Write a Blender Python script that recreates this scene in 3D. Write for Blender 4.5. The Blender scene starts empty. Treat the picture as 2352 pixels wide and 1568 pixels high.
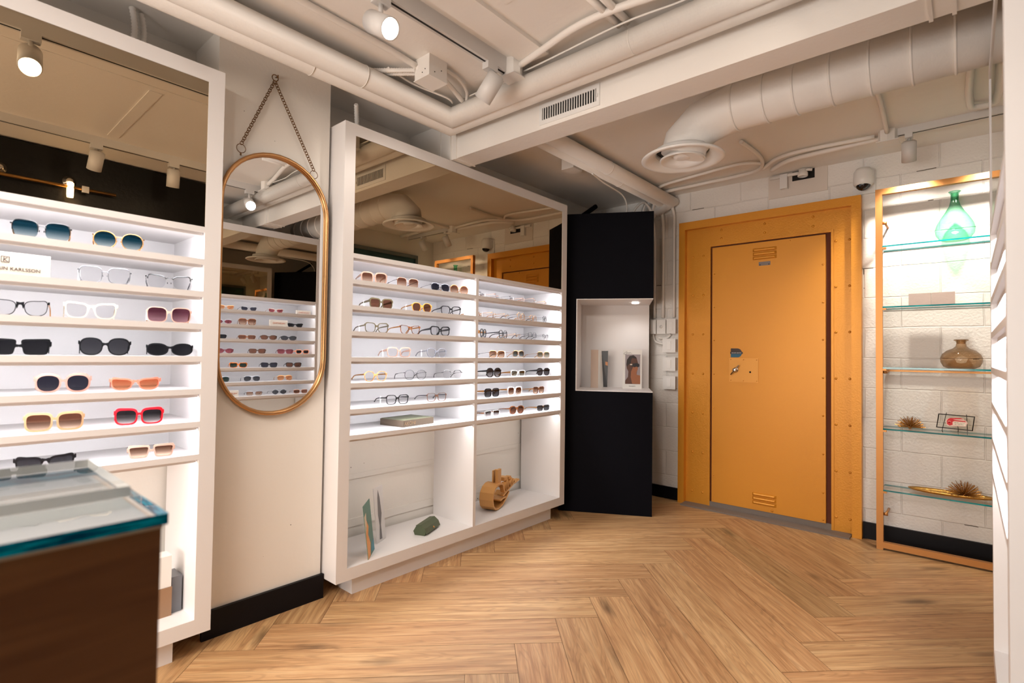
import bpy, bmesh, math, random
from mathutils import Vector, Matrix
random.seed(7)
S = bpy.context.scene
COL = S.collection
PI = math.pi

# ------------------------------------------------------------------ camera, world, exposure, fill light
F_PX = 1204.5904; YAW = 0.7156; PITCH = 0.0245; ROLL = 0.0136
cd = bpy.data.cameras.new('camera'); cam = bpy.data.objects.new('camera', cd); COL.objects.link(cam)
fw = Vector((math.cos(YAW)*math.cos(PITCH), math.sin(YAW)*math.cos(PITCH), math.sin(PITCH)))
rt = Vector((math.sin(YAW), -math.cos(YAW), 0)); up = rt.cross(fw)
c_, s_ = math.cos(ROLL), math.sin(ROLL)
r2 = rt*c_ + up*s_; u2 = -rt*s_ + up*c_
m3 = Matrix((r2, u2, -fw)).transposed()
cam.matrix_world = Matrix.Translation((0, 0, 1.2)) @ m3.to_4x4()
cd.sensor_width = 36; cd.lens = F_PX/2352*36; cd.clip_start = 0.02
cd.dof.use_dof = True; cd.dof.focus_distance = 3.5; cd.dof.aperture_fstop = 2.8
S.camera = cam
w = bpy.data.worlds.new('world'); S.world = w; w.use_nodes = True
w.node_tree.nodes['Background'].inputs[0].default_value = (1, .91, .84, 1)
w.node_tree.nodes['Background'].inputs[1].default_value = 0.15
S.view_settings.view_transform = 'Standard'; S.view_settings.look = 'None'
S.view_settings.gamma = 1; S.view_settings.use_curve_mapping = False
S.view_settings.exposure = -0.84
S.cycles.max_bounces = 8; S.cycles.diffuse_bounces = 4; S.cycles.glossy_bounces = 6
S.cycles.transparent_max_bounces = 24; S.cycles.transmission_bounces = 6
S.cycles.caustics_reflective = False; S.cycles.caustics_refractive = False
S.cycles.sample_clamp_indirect = 6; S.cycles.adaptive_threshold = .02

def light(name, kind, loc, target, power, color=(1, .88, .77), size=.06, spot=70, blend=.6, sy=None, parent=None):
    l = bpy.data.lights.new(name, kind); l.energy = power; l.color = color
    if kind == 'SPOT':
        l.shadow_soft_size = size; l.spot_size = math.radians(spot); l.spot_blend = blend
    if kind == 'AREA':
        l.size = size
        if sy: l.shape = 'RECTANGLE'; l.size_y = sy
    o = bpy.data.objects.new(name, l); COL.objects.link(o)
    d = Vector(target) - Vector(loc)
    o.rotation_euler = d.to_track_quat('-Z', 'Y').to_euler()
    o.location = Vector(loc)
    if parent:
        o.parent = parent; o.location = Vector(loc) - parent.location
    return o
# fill lamps added out of view behind the camera to brighten the room
light('shop_fill_light', 'AREA', (-1.7, 1.1, 2.5), (-1.7, 1.1, 0), 90, (1, .91, .82), 1.4)
light('shop_fill_light', 'AREA', (-0.55, 1.2, 2.5), (-0.55, 1.2, 0), 60, (1, .91, .82), 0.5)

light('low_fill_light', 'AREA', (-2.9, 1.1, .85), (0, 1.1, .85), 170, (1, .95, .90), 2.2, sy=1.1)  # low fill added out of view to lift the ceiling, no display modelled
light('low_fill_light', 'AREA', (-1.2, -1.2, .9), (1.2, 1.4, 1.0), 34, (1, .95, .90), .8, sy=1.0)  # second added low fill, unseen on the right side

# ------------------------------------------------------------------ materials
MATS = {}
def nt(name):
    m = bpy.data.materials.new(name); m.use_nodes = True
    t = m.node_tree; b = t.nodes['Principled BSDF']
    return m, t, b
def P(name, col, rough=.5, metal=0, bump=None, spec=.5, coat=0):
    if name in MATS: return MATS[name]
    m, t, b = nt(name)
    b.inputs['Base Color'].default_value = (*col, 1); b.inputs['Roughness'].default_value = rough
    b.inputs['Metallic'].default_value = metal; b.inputs['Specular IOR Level'].default_value = spec
    b.inputs['Coat Weight'].default_value = coat
    if bump:
        sc, st = bump
        tc = t.nodes.new('ShaderNodeTexCoord'); n = t.nodes.new('ShaderNodeTexNoise'); n.inputs['Scale'].default_value = sc
        n.inputs['Detail'].default_value = 6
        bp = t.nodes.new('ShaderNodeBump'); bp.inputs['Strength'].default_value = st; bp.inputs['Distance'].default_value = .01
        t.links.new(tc.outputs['Object'], n.inputs['Vector']); t.links.new(n.outputs['Fac'], bp.inputs['Height'])
        t.links.new(bp.outputs['Normal'], b.inputs['Normal'])
    MATS[name] = m; return m
def EM(name, col, st):
    if name in MATS: return MATS[name]
    m = bpy.data.materials.new(name); m.use_nodes = True; t = m.node_tree
    t.nodes.clear(); o = t.nodes.new('ShaderNodeOutputMaterial'); e = t.nodes.new('ShaderNodeEmission')
    e.inputs[0].default_value = (*col, 1); e.inputs[1].default_value = st; t.links.new(e.outputs[0], o.inputs[0])
    MATS[name] = m; return m
def hexc(r, g, b):
    f = lambda v: ((v/255+.055)/1.055)**2.4 if v > 10 else v/255/12.92
    return (f(r), f(g), f(b))
def front_only(t, fr, mx):
    ge = t.nodes.new('ShaderNodeNewGeometry'); su = t.nodes.new('ShaderNodeMath'); su.operation = 'SUBTRACT'; su.inputs[0].default_value = 1
    mu = t.nodes.new('ShaderNodeMath'); mu.operation = 'MULTIPLY'
    t.links.new(ge.outputs['Backfacing'], su.inputs[1]); t.links.new(su.outputs[0], mu.inputs[0]); t.links.new(fr.outputs[0], mu.inputs[1]); t.links.new(mu.outputs[0], mx.inputs[0])
def glassy(name, top, bot=None, refl=.06, z0=0, z1=.045, rough=.02, ior=1.45, passes=1):
    """thin tinted sheet: transparent tint (gradient from bottom to top of the object) under a fresnel gloss"""
    if name in MATS: return MATS[name]
    if name.startswith("lens_"):   # a lens is crossed twice (front and back face)
        top = tuple(c**.62 for c in top); bot = tuple(c**.62 for c in bot) if bot else None
    m = bpy.data.materials.new(name); m.use_nodes = True; t = m.node_tree; t.nodes.clear()
    o = t.nodes.new('ShaderNodeOutputMaterial'); tr = t.nodes.new('ShaderNodeBsdfTransparent'); g = t.nodes.new('ShaderNodeBsdfGlossy')
    g.inputs['Roughness'].default_value = rough
    mx = t.nodes.new('ShaderNodeMixShader'); fr = t.nodes.new('ShaderNodeFresnel'); fr.inputs[0].default_value = ior
    front_only(t, fr, mx); t.links.new(tr.outputs[0], mx.inputs[1]); t.links.new(g.outputs[0], mx.inputs[2]); t.links.new(mx.outputs[0], o.inputs[0])
    if bot is None: tr.inputs[0].default_value = (*top, 1)
    else:
        tc = t.nodes.new('ShaderNodeTexCoord'); sp = t.nodes.new('ShaderNodeSeparateXYZ'); mr = t.nodes.new('ShaderNodeMapRange')
        mr.inputs[1].default_value = z0; mr.inputs[2].default_value = z1
        mc = t.nodes.new('ShaderNodeMix'); mc.data_type = 'RGBA'; mc.inputs[6].default_value = (*bot, 1); mc.inputs[7].default_value = (*top, 1)
        t.links.new(tc.outputs['Object'], sp.inputs[0]); t.links.new(sp.outputs[2], mr.inputs[0]); t.links.new(mr.outputs[0], mc.inputs[0]); t.links.new(mc.outputs[2], tr.inputs[0])
    MATS[name] = m; return m
def vase_glass(name, body, edge):
    m = bpy.data.materials.new(name); m.use_nodes = True; t = m.node_tree; t.nodes.clear()
    o = t.nodes.new('ShaderNodeOutputMaterial'); tr = t.nodes.new('ShaderNodeBsdfTransparent'); g = t.nodes.new('ShaderNodeBsdfGlossy'); g.inputs['Roughness'].default_value = .03
    lw = t.nodes.new('ShaderNodeLayerWeight'); lw.inputs[0].default_value = .25
    mc = t.nodes.new('ShaderNodeMix'); mc.data_type = 'RGBA'; mc.inputs[6].default_value = (*body, 1); mc.inputs[7].default_value = (*edge, 1)
    t.links.new(lw.outputs['Facing'], mc.inputs[0]); t.links.new(mc.outputs[2], tr.inputs[0])
    mx = t.nodes.new('ShaderNodeMixShader'); fr = t.nodes.new('ShaderNodeFresnel'); fr.inputs[0].default_value = 1.4
    front_only(t, fr, mx); t.links.new(tr.outputs[0], mx.inputs[1]); t.links.new(g.outputs[0], mx.inputs[2]); t.links.new(mx.outputs[0], o.inputs[0])
    return m
def add_bump(t, b, height, strength, dist=.01, prev=None):
    bp = t.nodes.new('ShaderNodeBump'); bp.inputs['Strength'].default_value = strength; bp.inputs['Distance'].default_value = dist
    t.links.new(height, bp.inputs['Height'])
    if prev: t.links.new(prev.outputs[0], bp.inputs['Normal'])
    t.links.new(bp.outputs[0], b.inputs['Normal']); return bp

def mat_paint(name, col, rough=.55, pits=0, lumps=.15):
    """thick paint on rough concrete: broad lumps, fine grain and a few open pits"""
    m, t, b = nt(name); b.inputs['Roughness'].default_value = rough
    tc = t.nodes.new('ShaderNodeTexCoord'); n1 = t.nodes.new('ShaderNodeTexNoise'); n1.inputs['Scale'].default_value = 3; n1.inputs['Detail'].default_value = 8
    n2 = t.nodes.new('ShaderNodeTexNoise'); n2.inputs['Scale'].default_value = 60; n2.inputs['Detail'].default_value = 4
    for n in (n1, n2): t.links.new(tc.outputs['Object'], n.inputs['Vector'])
    p = add_bump(t, b, n1.outputs['Fac'], lumps, .03); p = add_bump(t, b, n2.outputs['Fac'], .12, .004, p)
    if pits:
        v = t.nodes.new('ShaderNodeTexVoronoi'); v.inputs['Scale'].default_value = 13; v.inputs['Randomness'].default_value = 1
        n3 = t.nodes.new('ShaderNodeTexNoise'); n3.inputs['Scale'].default_value = 4
        t.links.new(tc.outputs['Object'], v.inputs['Vector']); t.links.new(tc.outputs['Object'], n3.inputs['Vector'])
        lt = t.nodes.new('ShaderNodeMath'); lt.operation = 'MULTIPLY_ADD'; lt.inputs[1].default_value = .20; lt.inputs[2].default_value = -.075
        cm = t.nodes.new('ShaderNodeMath'); cm.operation = 'LESS_THAN'
        t.links.new(n3.outputs['Fac'], lt.inputs[0]); t.links.new(v.outputs['Distance'], cm.inputs[0]); t.links.new(lt.outputs[0], cm.inputs[1])
        mc = t.nodes.new('ShaderNodeMix'); mc.data_type = 'RGBA'; mc.inputs[6].default_value = (*col, 1); mc.inputs[7].default_value = (.16, .13, .11, 1)
        t.links.new(cm.outputs[0], mc.inputs[0]); t.links.new(mc.outputs[2], b.inputs['Base Color'])
    else: b.inputs['Base Color'].default_value = (*col, 1)
    MATS[name] = m; return m
def mat_block(name, col):
    """painted concrete blocks, 40 x 20 cm, on a wall that lies in the y-z plane"""
    m, t, b = nt(name); b.inputs['Roughness'].default_value = .5
    tc = t.nodes.new('ShaderNodeTexCoord'); sp = t.nodes.new('ShaderNodeSeparateXYZ'); cb = t.nodes.new('ShaderNodeCombineXYZ')
    t.links.new(tc.outputs['Object'], sp.inputs[0])
    ad = t.nodes.new('ShaderNodeMath'); ad.inputs[1].default_value = .07; t.links.new(sp.outputs[1], ad.inputs[0])
    t.links.new(ad.outputs[0], cb.inputs[0]); t.links.new(sp.outputs[2], cb.inputs[1])
    n0 = t.nodes.new('ShaderNodeTexNoise'); n0.inputs['Scale'].default_value = 5; n0.inputs['Detail'].default_value = 5
    t.links.new(tc.outputs['Object'], n0.inputs['Vector'])
    mv = t.nodes.new('ShaderNodeMix'); mv.data_type = 'VECTOR'; mv.inputs[0].default_value = .012
    t.links.new(cb.outputs[0], mv.inputs[4]); t.links.new(n0.outputs['Color'], mv.inputs[5])
    br = t.nodes.new('ShaderNodeTexBrick'); br.inputs['Scale'].default_value = 1; br.inputs['Mortar Size'].default_value = .005
    br.inputs['Mortar Smooth'].default_value = .6; br.inputs['Brick Width'].default_value = .4; br.inputs['Row Height'].default_value = .2
    br.inputs['Color1'].default_value = (1, 1, 1, 1); br.inputs['Color2'].default_value = (1, 1, 1, 1); br.inputs['Mortar'].default_value = (0, 0, 0, 1)
    t.links.new(mv.outputs[1], br.inputs['Vector'])
    n2 = t.nodes.new('ShaderNodeTexNoise'); n2.inputs['Scale'].default_value = 70; n2.inputs['Detail'].default_value = 5; t.links.new(tc.outputs['Object'], n2.inputs['Vector'])
    p = add_bump(t, b, br.outputs['Color'], .6, .010); p = add_bump(t, b, n2.outputs['Fac'], .5, .006, p)
    # open cracks where the paint missed the joint
    n3 = t.nodes.new('ShaderNodeTexNoise'); n3.inputs['Scale'].default_value = 3.1; n3.inputs['Detail'].default_value = 3; t.links.new(tc.outputs['Object'], n3.inputs['Vector'])
    g = t.nodes.new('ShaderNodeMath'); g.operation = 'GREATER_THAN'; g.inputs[1].default_value = .67; t.links.new(n3.outputs['Fac'], g.inputs[0])
    g2 = t.nodes.new('ShaderNodeMath'); g2.operation = 'GREATER_THAN'; g2.inputs[1].default_value = .93; t.links.new(br.outputs['Fac'], g2.inputs[0])
    mu = t.nodes.new('ShaderNodeMath'); mu.operation = 'MULTIPLY'; t.links.new(g.outputs[0], mu.inputs[0]); t.links.new(g2.outputs[0], mu.inputs[1])
    mc = t.nodes.new('ShaderNodeMix'); mc.data_type = 'RGBA'; mc.inputs[6].default_value = (*col, 1); mc.inputs[7].default_value = (.12, .1, .08, 1)
    t.links.new(mu.outputs[0], mc.inputs[0]); t.links.new(mc.outputs[2], b.inputs['Base Color'])
    MATS[name] = m; return m
def mat_oak():
    """UV.x runs along the plank in metres, UV.y across; colour attribute 'tone' is the plank's own shade"""
    m, t, b = nt('oak_planks'); b.inputs['Roughness'].default_value = .42; b.inputs['Specular IOR Level'].default_value = .35
    uv = t.nodes.new('ShaderNodeUVMap'); mp = t.nodes.new('ShaderNodeMapping'); mp.inputs['Scale'].default_value = (1.3, 24, 1); t.links.new(uv.outputs[0], mp.inputs[0])
    n1 = t.nodes.new('ShaderNodeTexNoise'); n1.inputs['Scale'].default_value = 1.6; n1.inputs['Detail'].default_value = 9; n1.inputs['Roughness'].default_value = .62; n1.inputs['Distortion'].default_value = .5
    t.links.new(mp.outputs[0], n1.inputs['Vector'])
    r = t.nodes.new('ShaderNodeValToRGB'); e = r.color_ramp.elements
    e[0].position = .24; e[0].color = (*hexc(158, 116, 82), 1); e[1].position = .80; e[1].color = (*hexc(222, 187, 143), 1)
    q = e.new(.42); q.color = (*hexc(184, 141, 98), 1); q = e.new(.56); q.color = (*hexc(204, 163, 117), 1)
    t.links.new(n1.outputs['Fac'], r.inputs[0])
    # cathedral grain
    mp2 = t.nodes.new('ShaderNodeMapping'); mp2.inputs['Scale'].default_value = (.9, 9, 1); t.links.new(uv.outputs[0], mp2.inputs[0])
    n2 = t.nodes.new('ShaderNodeTexNoise'); n2.inputs['Scale'].default_value = 1.1; n2.inputs['Detail'].default_value = 2; t.links.new(mp2.outputs[0], n2.inputs['Vector'])
    sn = t.nodes.new('ShaderNodeMath'); sn.operation = 'MULTIPLY'; sn.inputs[1].default_value = 130; t.links.new(n2.outputs['Fac'], sn.inputs[0])
    s2 = t.nodes.new('ShaderNodeMath'); s2.operation = 'SINE'; t.links.new(sn.outputs[0], s2.inputs[0])
    s3 = t.nodes.new('ShaderNodeMapRange'); s3.inputs[1].default_value = .2; s3.inputs[2].default_value = 1; s3.inputs[3].default_value = 1; s3.inputs[4].default_value = .84; t.links.new(s2.outputs[0], s3.inputs[0])
    mpf = t.nodes.new('ShaderNodeMapping'); mpf.inputs['Scale'].default_value = (6, 170, 1); t.links.new(uv.outputs[0], mpf.inputs[0])
    nf = t.nodes.new('ShaderNodeTexNoise'); nf.inputs['Scale'].default_value = 1; nf.inputs['Detail'].default_value = 3; t.links.new(mpf.outputs[0], nf.inputs['Vector'])
    ff = t.nodes.new('ShaderNodeMapRange'); ff.inputs[1].default_value = .35; ff.inputs[2].default_value = .65; ff.inputs[3].default_value = .90; ff.inputs[4].default_value = 1.06; t.links.new(nf.outputs['Fac'], ff.inputs[0])
    # knots
    mp3 = t.nodes.new('ShaderNodeMapping'); mp3.inputs['Scale'].default_value = (1.6, 5.5, 1); t.links.new(uv.outputs[0], mp3.inputs[0])
    nd = t.nodes.new('ShaderNodeTexNoise'); nd.inputs['Scale'].default_value = 5; t.links.new(uv.outputs[0], nd.inputs['Vector'])
    mv = t.nodes.new('ShaderNodeMix'); mv.data_type = 'VECTOR'; mv.inputs[0].default_value = .22; t.links.new(mp3.outputs[0], mv.inputs[4]); t.links.new(nd.outputs['Color'], mv.inputs[5])
    vo = t.nodes.new('ShaderNodeTexVoronoi'); vo.inputs['Scale'].default_value = 1.25; t.links.new(mv.outputs[1], vo.inputs['Vector'])
    kr = t.nodes.new('ShaderNodeMapRange'); kr.inputs[1].default_value = .04; kr.inputs[2].default_value = .20; kr.inputs[3].default_value = .40; kr.inputs[4].default_value = 1; t.links.new(vo.outputs['Distance'], kr.inputs[0])
    def mul(a, f):
        x = t.nodes.new('ShaderNodeMix'); x.data_type = 'RGBA'; x.blend_type = 'MULTIPLY'; x.inputs[0].default_value = 1
        t.links.new(a, x.inputs[6]); t.links.new(f, x.inputs[7]); return x.outputs[2]
    c = mul(r.outputs[0], s3.outputs[0]); c = mul(c, kr.outputs[0]); c = mul(c, ff.outputs[0])
    at = t.nodes.new('ShaderNodeVertexColor'); at.layer_name = 'tone'; c = mul(c, at.outputs[0])
    t.links.new(c, b.inputs['Base Color']); add_bump(t, b, n1.outputs['Fac'], .12, .003)
    MATS['oak'] = m; return m
def mat_wood_dark():
    m, t, b = nt('walnut_veneer'); b.inputs['Roughness'].default_value = .45
    tc = t.nodes.new('ShaderNodeTexCoord'); mp = t.nodes.new('ShaderNodeMapping'); mp.inputs['Scale'].default_value = (1.2, 1.2, 14); mp.inputs['Rotation'].default_value = (0, .12, 0)
    n = t.nodes.new('ShaderNodeTexNoise'); n.inputs['Scale'].default_value = 1.5; n.inputs['Detail'].default_value = 6; n.inputs['Distortion'].default_value = .8
    r = t.nodes.new('ShaderNodeValToRGB'); e = r.color_ramp.elements
    e[0].position = .3; e[0].color = (*hexc(100, 64, 42), 1); e[1].position = .72; e[1].color = (*hexc(142, 98, 62), 1)
    t.links.new(tc.outputs['Object'], mp.inputs[0]); t.links.new(mp.outputs[0], n.inputs['Vector']); t.links.new(n.outputs['Fac'], r.inputs[0]); t.links.new(r.outputs[0], b.inputs['Base Color'])
    return m
def mat_tort(name, c1, c2, scale=90):
    if name in MATS: return MATS[name]
    m, t, b = nt(name); b.inputs['Roughness'].default_value = .15
    tc = t.nodes.new('ShaderNodeTexCoord'); n = t.nodes.new('ShaderNodeTexNoise'); n.inputs['Scale'].default_value = scale; n.inputs['Detail'].default_value = 2
    r = t.nodes.new('ShaderNodeValToRGB'); e = r.color_ramp.elements; e[0].position = .42; e[0].color = (*c1, 1); e[1].position = .58; e[1].color = (*c2, 1)
    t.links.new(tc.outputs['Object'], n.inputs['Vector']); t.links.new(n.outputs['Fac'], r.inputs[0]); t.links.new(r.outputs[0], b.inputs['Base Color'])
    MATS[name] = m; return m
def mat_alpha(name, col, alpha, rough=.12):
    if name in MATS: return MATS[name]
    m, t, b = nt(name); b.inputs['Base Color'].default_value = (*col, 1); b.inputs['Roughness'].default_value = rough; b.inputs['Alpha'].default_value = alpha
    MATS[name] = m; return m
def mat_edge(name, dark, bright, sc):
    m, t, b = nt(name); b.inputs['Roughness'].default_value = .08
    tc = t.nodes.new('ShaderNodeTexCoord'); mp = t.nodes.new('ShaderNodeMapping'); mp.inputs['Scale'].default_value = (sc, sc, sc*12)
    n = t.nodes.new('ShaderNodeTexNoise'); n.inputs['Scale'].default_value = 1; n.inputs['Detail'].default_value = 3
    r = t.nodes.new('ShaderNodeValToRGB'); e = r.color_ramp.elements; e[0].position = .45; e[0].color = (*dark, 1); e[1].position = .72; e[1].color = (*bright, 1)
    t.links.new(tc.outputs['Object'], mp.inputs[0]); t.links.new(mp.outputs[0], n.inputs['Vector']); t.links.new(n.outputs['Fac'], r.inputs[0]); t.links.new(r.outputs[0], b.inputs['Base Color'])
    return m

ceil_m = mat_paint('ceiling_paint', (.88, .845, .80), .6, 0, .25)
conc_m = mat_paint('pillar_paint', (.86, .82, .76), .5, 1, .2)
block_m = mat_block('block_paint', (.86, .83, .79))
pipe_m = mat_paint('pipe_paint', (.88, .845, .80), .5, 0, .35)
white_m = P('white_laminate', (.80, .775, .77), .38)
trimw = P('white_plastic', (.84, .83, .81), .35)
grayw = P('lamp_housing_white', (.70, .68, .66), .4)
black_m = P('black_laminate', (.004, .004, .006), .6, spec=.04)
base_m = P('black_baseboard', (.003, .003, .005), .45, spec=.2)
dark_m = P('dark_void', (.008, .007, .006), .9)
led_m = EM('led_white', (.95, .95, 1.0), 57)
ledl_m = EM('led_white_low', (1.0, .97, .95), 30)
lamp_m = EM('spot_lens', (1, .90, .78), 60)
mirror_b = P('bronze_mirror', (.50, .40, .27), .0, 1)
mirror_s = P('silver_mirror', (.84, .84, .83), .0, 1)
brass = P('brass_satin', hexc(190, 145, 98), .3, .9)
brass_d = P('brass_aged', hexc(120, 88, 56), .4, .9)
gold_fr = P('gold_frame_metal', hexc(190, 134, 78), .42, .75)
gold_pt = P('gold_paint', hexc(218, 164, 98), .42, .4)
orange = P('yellow_door_paint', (.66, .27, .022), .36, .25, bump=(260, .06))
orange2 = P('yellow_frame_paint', (.68, .28, .022), .36, .25, bump=(90, .12))
chrome = P('chrome', (.7, .68, .66), .18, 1)

# ------------------------------------------------------------------ mesh helpers
class MB:
    def __init__(s): s.b = bmesh.new(); s.uv = None
    def face(s, pts, mi=0):
        f = s.b.faces.new([s.b.verts.new(p) for p in pts]); f.material_index = mi; return f
    def box(s, x0, x1, y0, y1, z0, z1, mi=0):
        if x0 > x1: x0, x1 = x1, x0
        if y0 > y1: y0, y1 = y1, y0
        v = [s.b.verts.new((x, y, z)) for z in (z0, z1) for y in (y0, y1) for x in (x0, x1)]
        for q in ((0, 2, 3, 1), (4, 5, 7, 6), (0, 1, 5, 4), (2, 6, 7, 3), (0, 4, 6, 2), (1, 3, 7, 5)):
            f = s.b.faces.new([v[i] for i in q]); f.material_index = mi
        return s
    def obox(s, o, ax, ay, az, mi=0):
        """box from corner o with three edge vectors"""
        o, ax, ay, az = map(Vector, (o, ax, ay, az))
        v = [s.b.verts.new(o + ax*i + ay*j + az*k) for k in (0, 1) for j in (0, 1) for i in (0, 1)]
        for q in ((0, 2, 3, 1), (4, 5, 7, 6), (0, 1, 5, 4), (2, 6, 7, 3), (0, 4, 6, 2), (1, 3, 7, 5)):
            f = s.b.faces.new([v[i] for i in q]); f.material_index = mi
        return s
    def prism(s, pts, vec, mi=0, smi=None):
        vec = Vector(vec); a = [s.b.verts.new(Vector(p)) for p in pts]; c = [s.b.verts.new(Vector(p) + vec) for p in pts]
        f = s.b.faces.new(a); f.material_index = mi; f = s.b.faces.new(c[::-1]); f.material_index = mi
        for i in range(len(a)):
            j = (i+1) % len(a); f = s.b.faces.new((a[i], c[i], c[j], a[j])); f.material_index = mi if smi is None else smi
        return s
    def ring(s, outer, inner, vec, mi=0):
        vec = Vector(vec); n = len(outer)
        A = [[s.b.verts.new(Vector(p)) for p in q] for q in (outer, inner)]; B = [[s.b.verts.new(Vector(p)+vec) for p in q] for q in (outer, inner)]
        for i in range(n):
            j = (i+1) % n
            for q in ((A[0][i], A[0][j], A[1][j], A[1][i]), (B[0][i], B[1][i], B[1][j], B[0][j]), (A[0][i], B[0][i], B[0][j], A[0][j]), (A[1][i], A[1][j], B[1][j], B[1][i])):
                try: s.b.faces.new(q).material_index = mi
                except ValueError: pass
        return s
    def tube(s, pts, r, n=12, mi=0, cap=True, closed=False, rs=None):
        P_ = [Vector(p) for p in pts]; m = len(P_); rings = []; prev = None
        for i in range(m):
            if closed: d1 = (P_[i]-P_[i-1]).normalized(); d2 = (P_[(i+1) % m]-P_[i]).normalized()
            else:
                d1 = (P_[i]-P_[i-1]).normalized() if i else (P_[1]-P_[0]).normalized()
                d2 = (P_[i+1]-P_[i]).normalized() if i < m-1 else d1
            t = (d1+d2)
            t = t.normalized() if t.length > 1e-6 else d1
            if prev is None:
                a = Vector((0, 0, 1)) if abs(t.z) < .9 else Vector((1, 0, 0))
                u = t.cross(a).normalized()
            else:
                u = prev - t*prev.dot(t); u = u.normalized()
            prev = u; v = t.cross(u); cs = max(.35, t.dot(d1)); bend = (d2-d1)
            rr = rs[i] if rs else r; ring = []
            bd = bend - t*bend.dot(t); bd = bd.normalized() if bd.length > 1e-5 else None
            for k in range(n):
                a = 2*PI*k/n; o = u*math.cos(a)*rr + v*math.sin(a)*rr
                if bd: o = o + bd*(o.dot(bd)*(1/cs-1))
                ring.append(s.b.verts.new(P_[i]+o))
            rings.append(ring)
        for i in range(m if closed else m-1):
            A, B = rings[i], rings[(i+1) % m]
            for k in range(n):
                f = s.b.faces.new((A[k], A[(k+1) % n], B[(k+1) % n], B[k])); f.smooth = n > 6; f.material_index = mi
        if cap and not closed:
            for q in (rings[0][::-1], rings[-1]): s.b.faces.new(q).material_index = mi
        return s
    def lathe(s, prof, c=(0, 0, 0), n=32, mi=0, axis=None, smooth=True):
        c = Vector(c); M = Matrix.Identity(3) if axis is None else Vector(axis).to_track_quat('Z', 'Y').to_matrix()
        rings = []
        for r, z in prof:
            if r < 1e-6: rings.append([s.b.verts.new(c + M @ Vector((0, 0, z)))])
            else: rings.append([s.b.verts.new(c + M @ Vector((r*math.cos(2*PI*k/n), r*math.sin(2*PI*k/n), z))) for k in range(n)])
        for A, B in zip(rings, rings[1:]):
            for k in range(n):
                j = (k+1) % n
                if len(A) == 1 and len(B) == 1: continue
                q = (A[0], B[j], B[k]) if len(A) == 1 else ((A[k], A[j], B[0]) if len(B) == 1 else (A[k], A[j], B[j], B[k]))
                f = s.b.faces.new(q); f.smooth = smooth; f.material_index = mi
        return s
    def sphere(s, c, r, n=10, mi=0, sx=1, sy=1, sz=1):
        rings = []
        for i in range(n//2+1):
            a = PI*i/(n//2); rings.append((r*math.sin(a), r*math.cos(a)))
        k0 = len(s.b.verts); s.b.verts.ensure_lookup_table()
        b2 = MB(); b2.lathe(rings, (0, 0, 0), n, mi)
        me = bpy.data.meshes.new('t'); b2.b.to_mesh(me); b2.b.free()
        for v in me.vertices: v.co = (v.co.x*sx+c[0], v.co.y*sy+c[1], v.co.z*sz+c[2])
        s.b.from_mesh(me); bpy.data.meshes.remove(me); return s
    def build(s, name, mats, parent=None, label=None, bevel=0, local=False):
        if not isinstance(mats, (list, tuple)): mats = [mats]
        me = bpy.data.meshes.new(name)
        if bevel:
            ed = [e for e in s.b.edges if len(e.link_faces) == 2 and e.calc_face_angle(0) > .6]
            bmesh.ops.bevel(s.b, geom=ed, offset=bevel, segments=2, affect='EDGES', clamp_overlap=True)
        bmesh.ops.recalc_face_normals(s.b, faces=s.b.faces)
        if parent is not None and not local:
            root = Vector((0, 0, 0)); q = parent
            while q is not None: root += q.location; q = q.parent
            for v in s.b.verts: v.co -= root
        s.b.to_mesh(me); s.b.free()
        for m in mats: me.materials.append(m)
        o = bpy.data.objects.new(name, me); COL.objects.link(o)
        if parent is not None: o.parent = parent
        elif not local and s_origin[0]:
            pass
        if label: o['label'] = label
        return o
s_origin = [False]
def box(*a): return MB().box(*a)
def recenter(o):
    """put a lone mesh's origin at the middle of its base"""
    me = o.data; xs = [v.co.x for v in me.vertices]; ys = [v.co.y for v in me.vertices]; zs = [v.co.z for v in me.vertices]
    c = Vector(((min(xs)+max(xs))/2, (min(ys)+max(ys))/2, min(zs)))
    me.transform(Matrix.Translation(-c)); o.location = o.location + c; return o
def struct(name, mb, mats, bevel=0): o = mb.build(name, mats, bevel=bevel); o['kind'] = 'structure'; return o
def thing(name, label, cat, loc=(0, 0, 0), rotz=0, group=None, kind=None):
    o = bpy.data.objects.new(name, None); COL.objects.link(o); o.location = loc; o.rotation_euler = (0, 0, rotz); o.empty_display_size = .05
    tag(o, label, cat, group, kind); return o
def tag(o, label, cat, group=None, kind=None):
    if label: o['label'] = label
    if cat: o['category'] = cat
    if group: o['group'] = group
    if kind: o['kind'] = kind
    return o
def single(name, mb, mats, label, cat, group=None, bevel=0): return tag(recenter(mb.build(name, mats, bevel=bevel)), label, cat, group)
def text_obj(name, body, size, mat, parent, loc, facing, align='CENTER', extrude=.0004, squeeze=1.0, font_shear=0):
    cu = bpy.data.curves.new('t', 'FONT'); cu.body = body; cu.size = size; cu.extrude = extrude; cu.align_x = align; cu.align_y = 'CENTER'; cu.shear = font_shear
    cu.resolution_u = 3
    o = bpy.data.objects.new('t', cu); COL.objects.link(o); bpy.context.view_layer.update()
    me = bpy.data.meshes.new_from_object(o); bpy.data.objects.remove(o); me.name = name
    X = Vector(facing[0]).normalized(); Z = Vector(facing[1]).normalized(); N = X.cross(Z)   # text right, text up, out of page
    M = Matrix((X*squeeze, Z, N)).transposed().to_4x4()
    root = Vector((0, 0, 0)); q = parent
    while q is not None: root += q.location; q = q.parent
    me.transform(Matrix.Translation(Vector(loc)-root) @ M)
    me.materials.clear(); me.materials.append(mat)
    t = bpy.data.objects.new(name, me); COL.objects.link(t); t.parent = parent; return t

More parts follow.
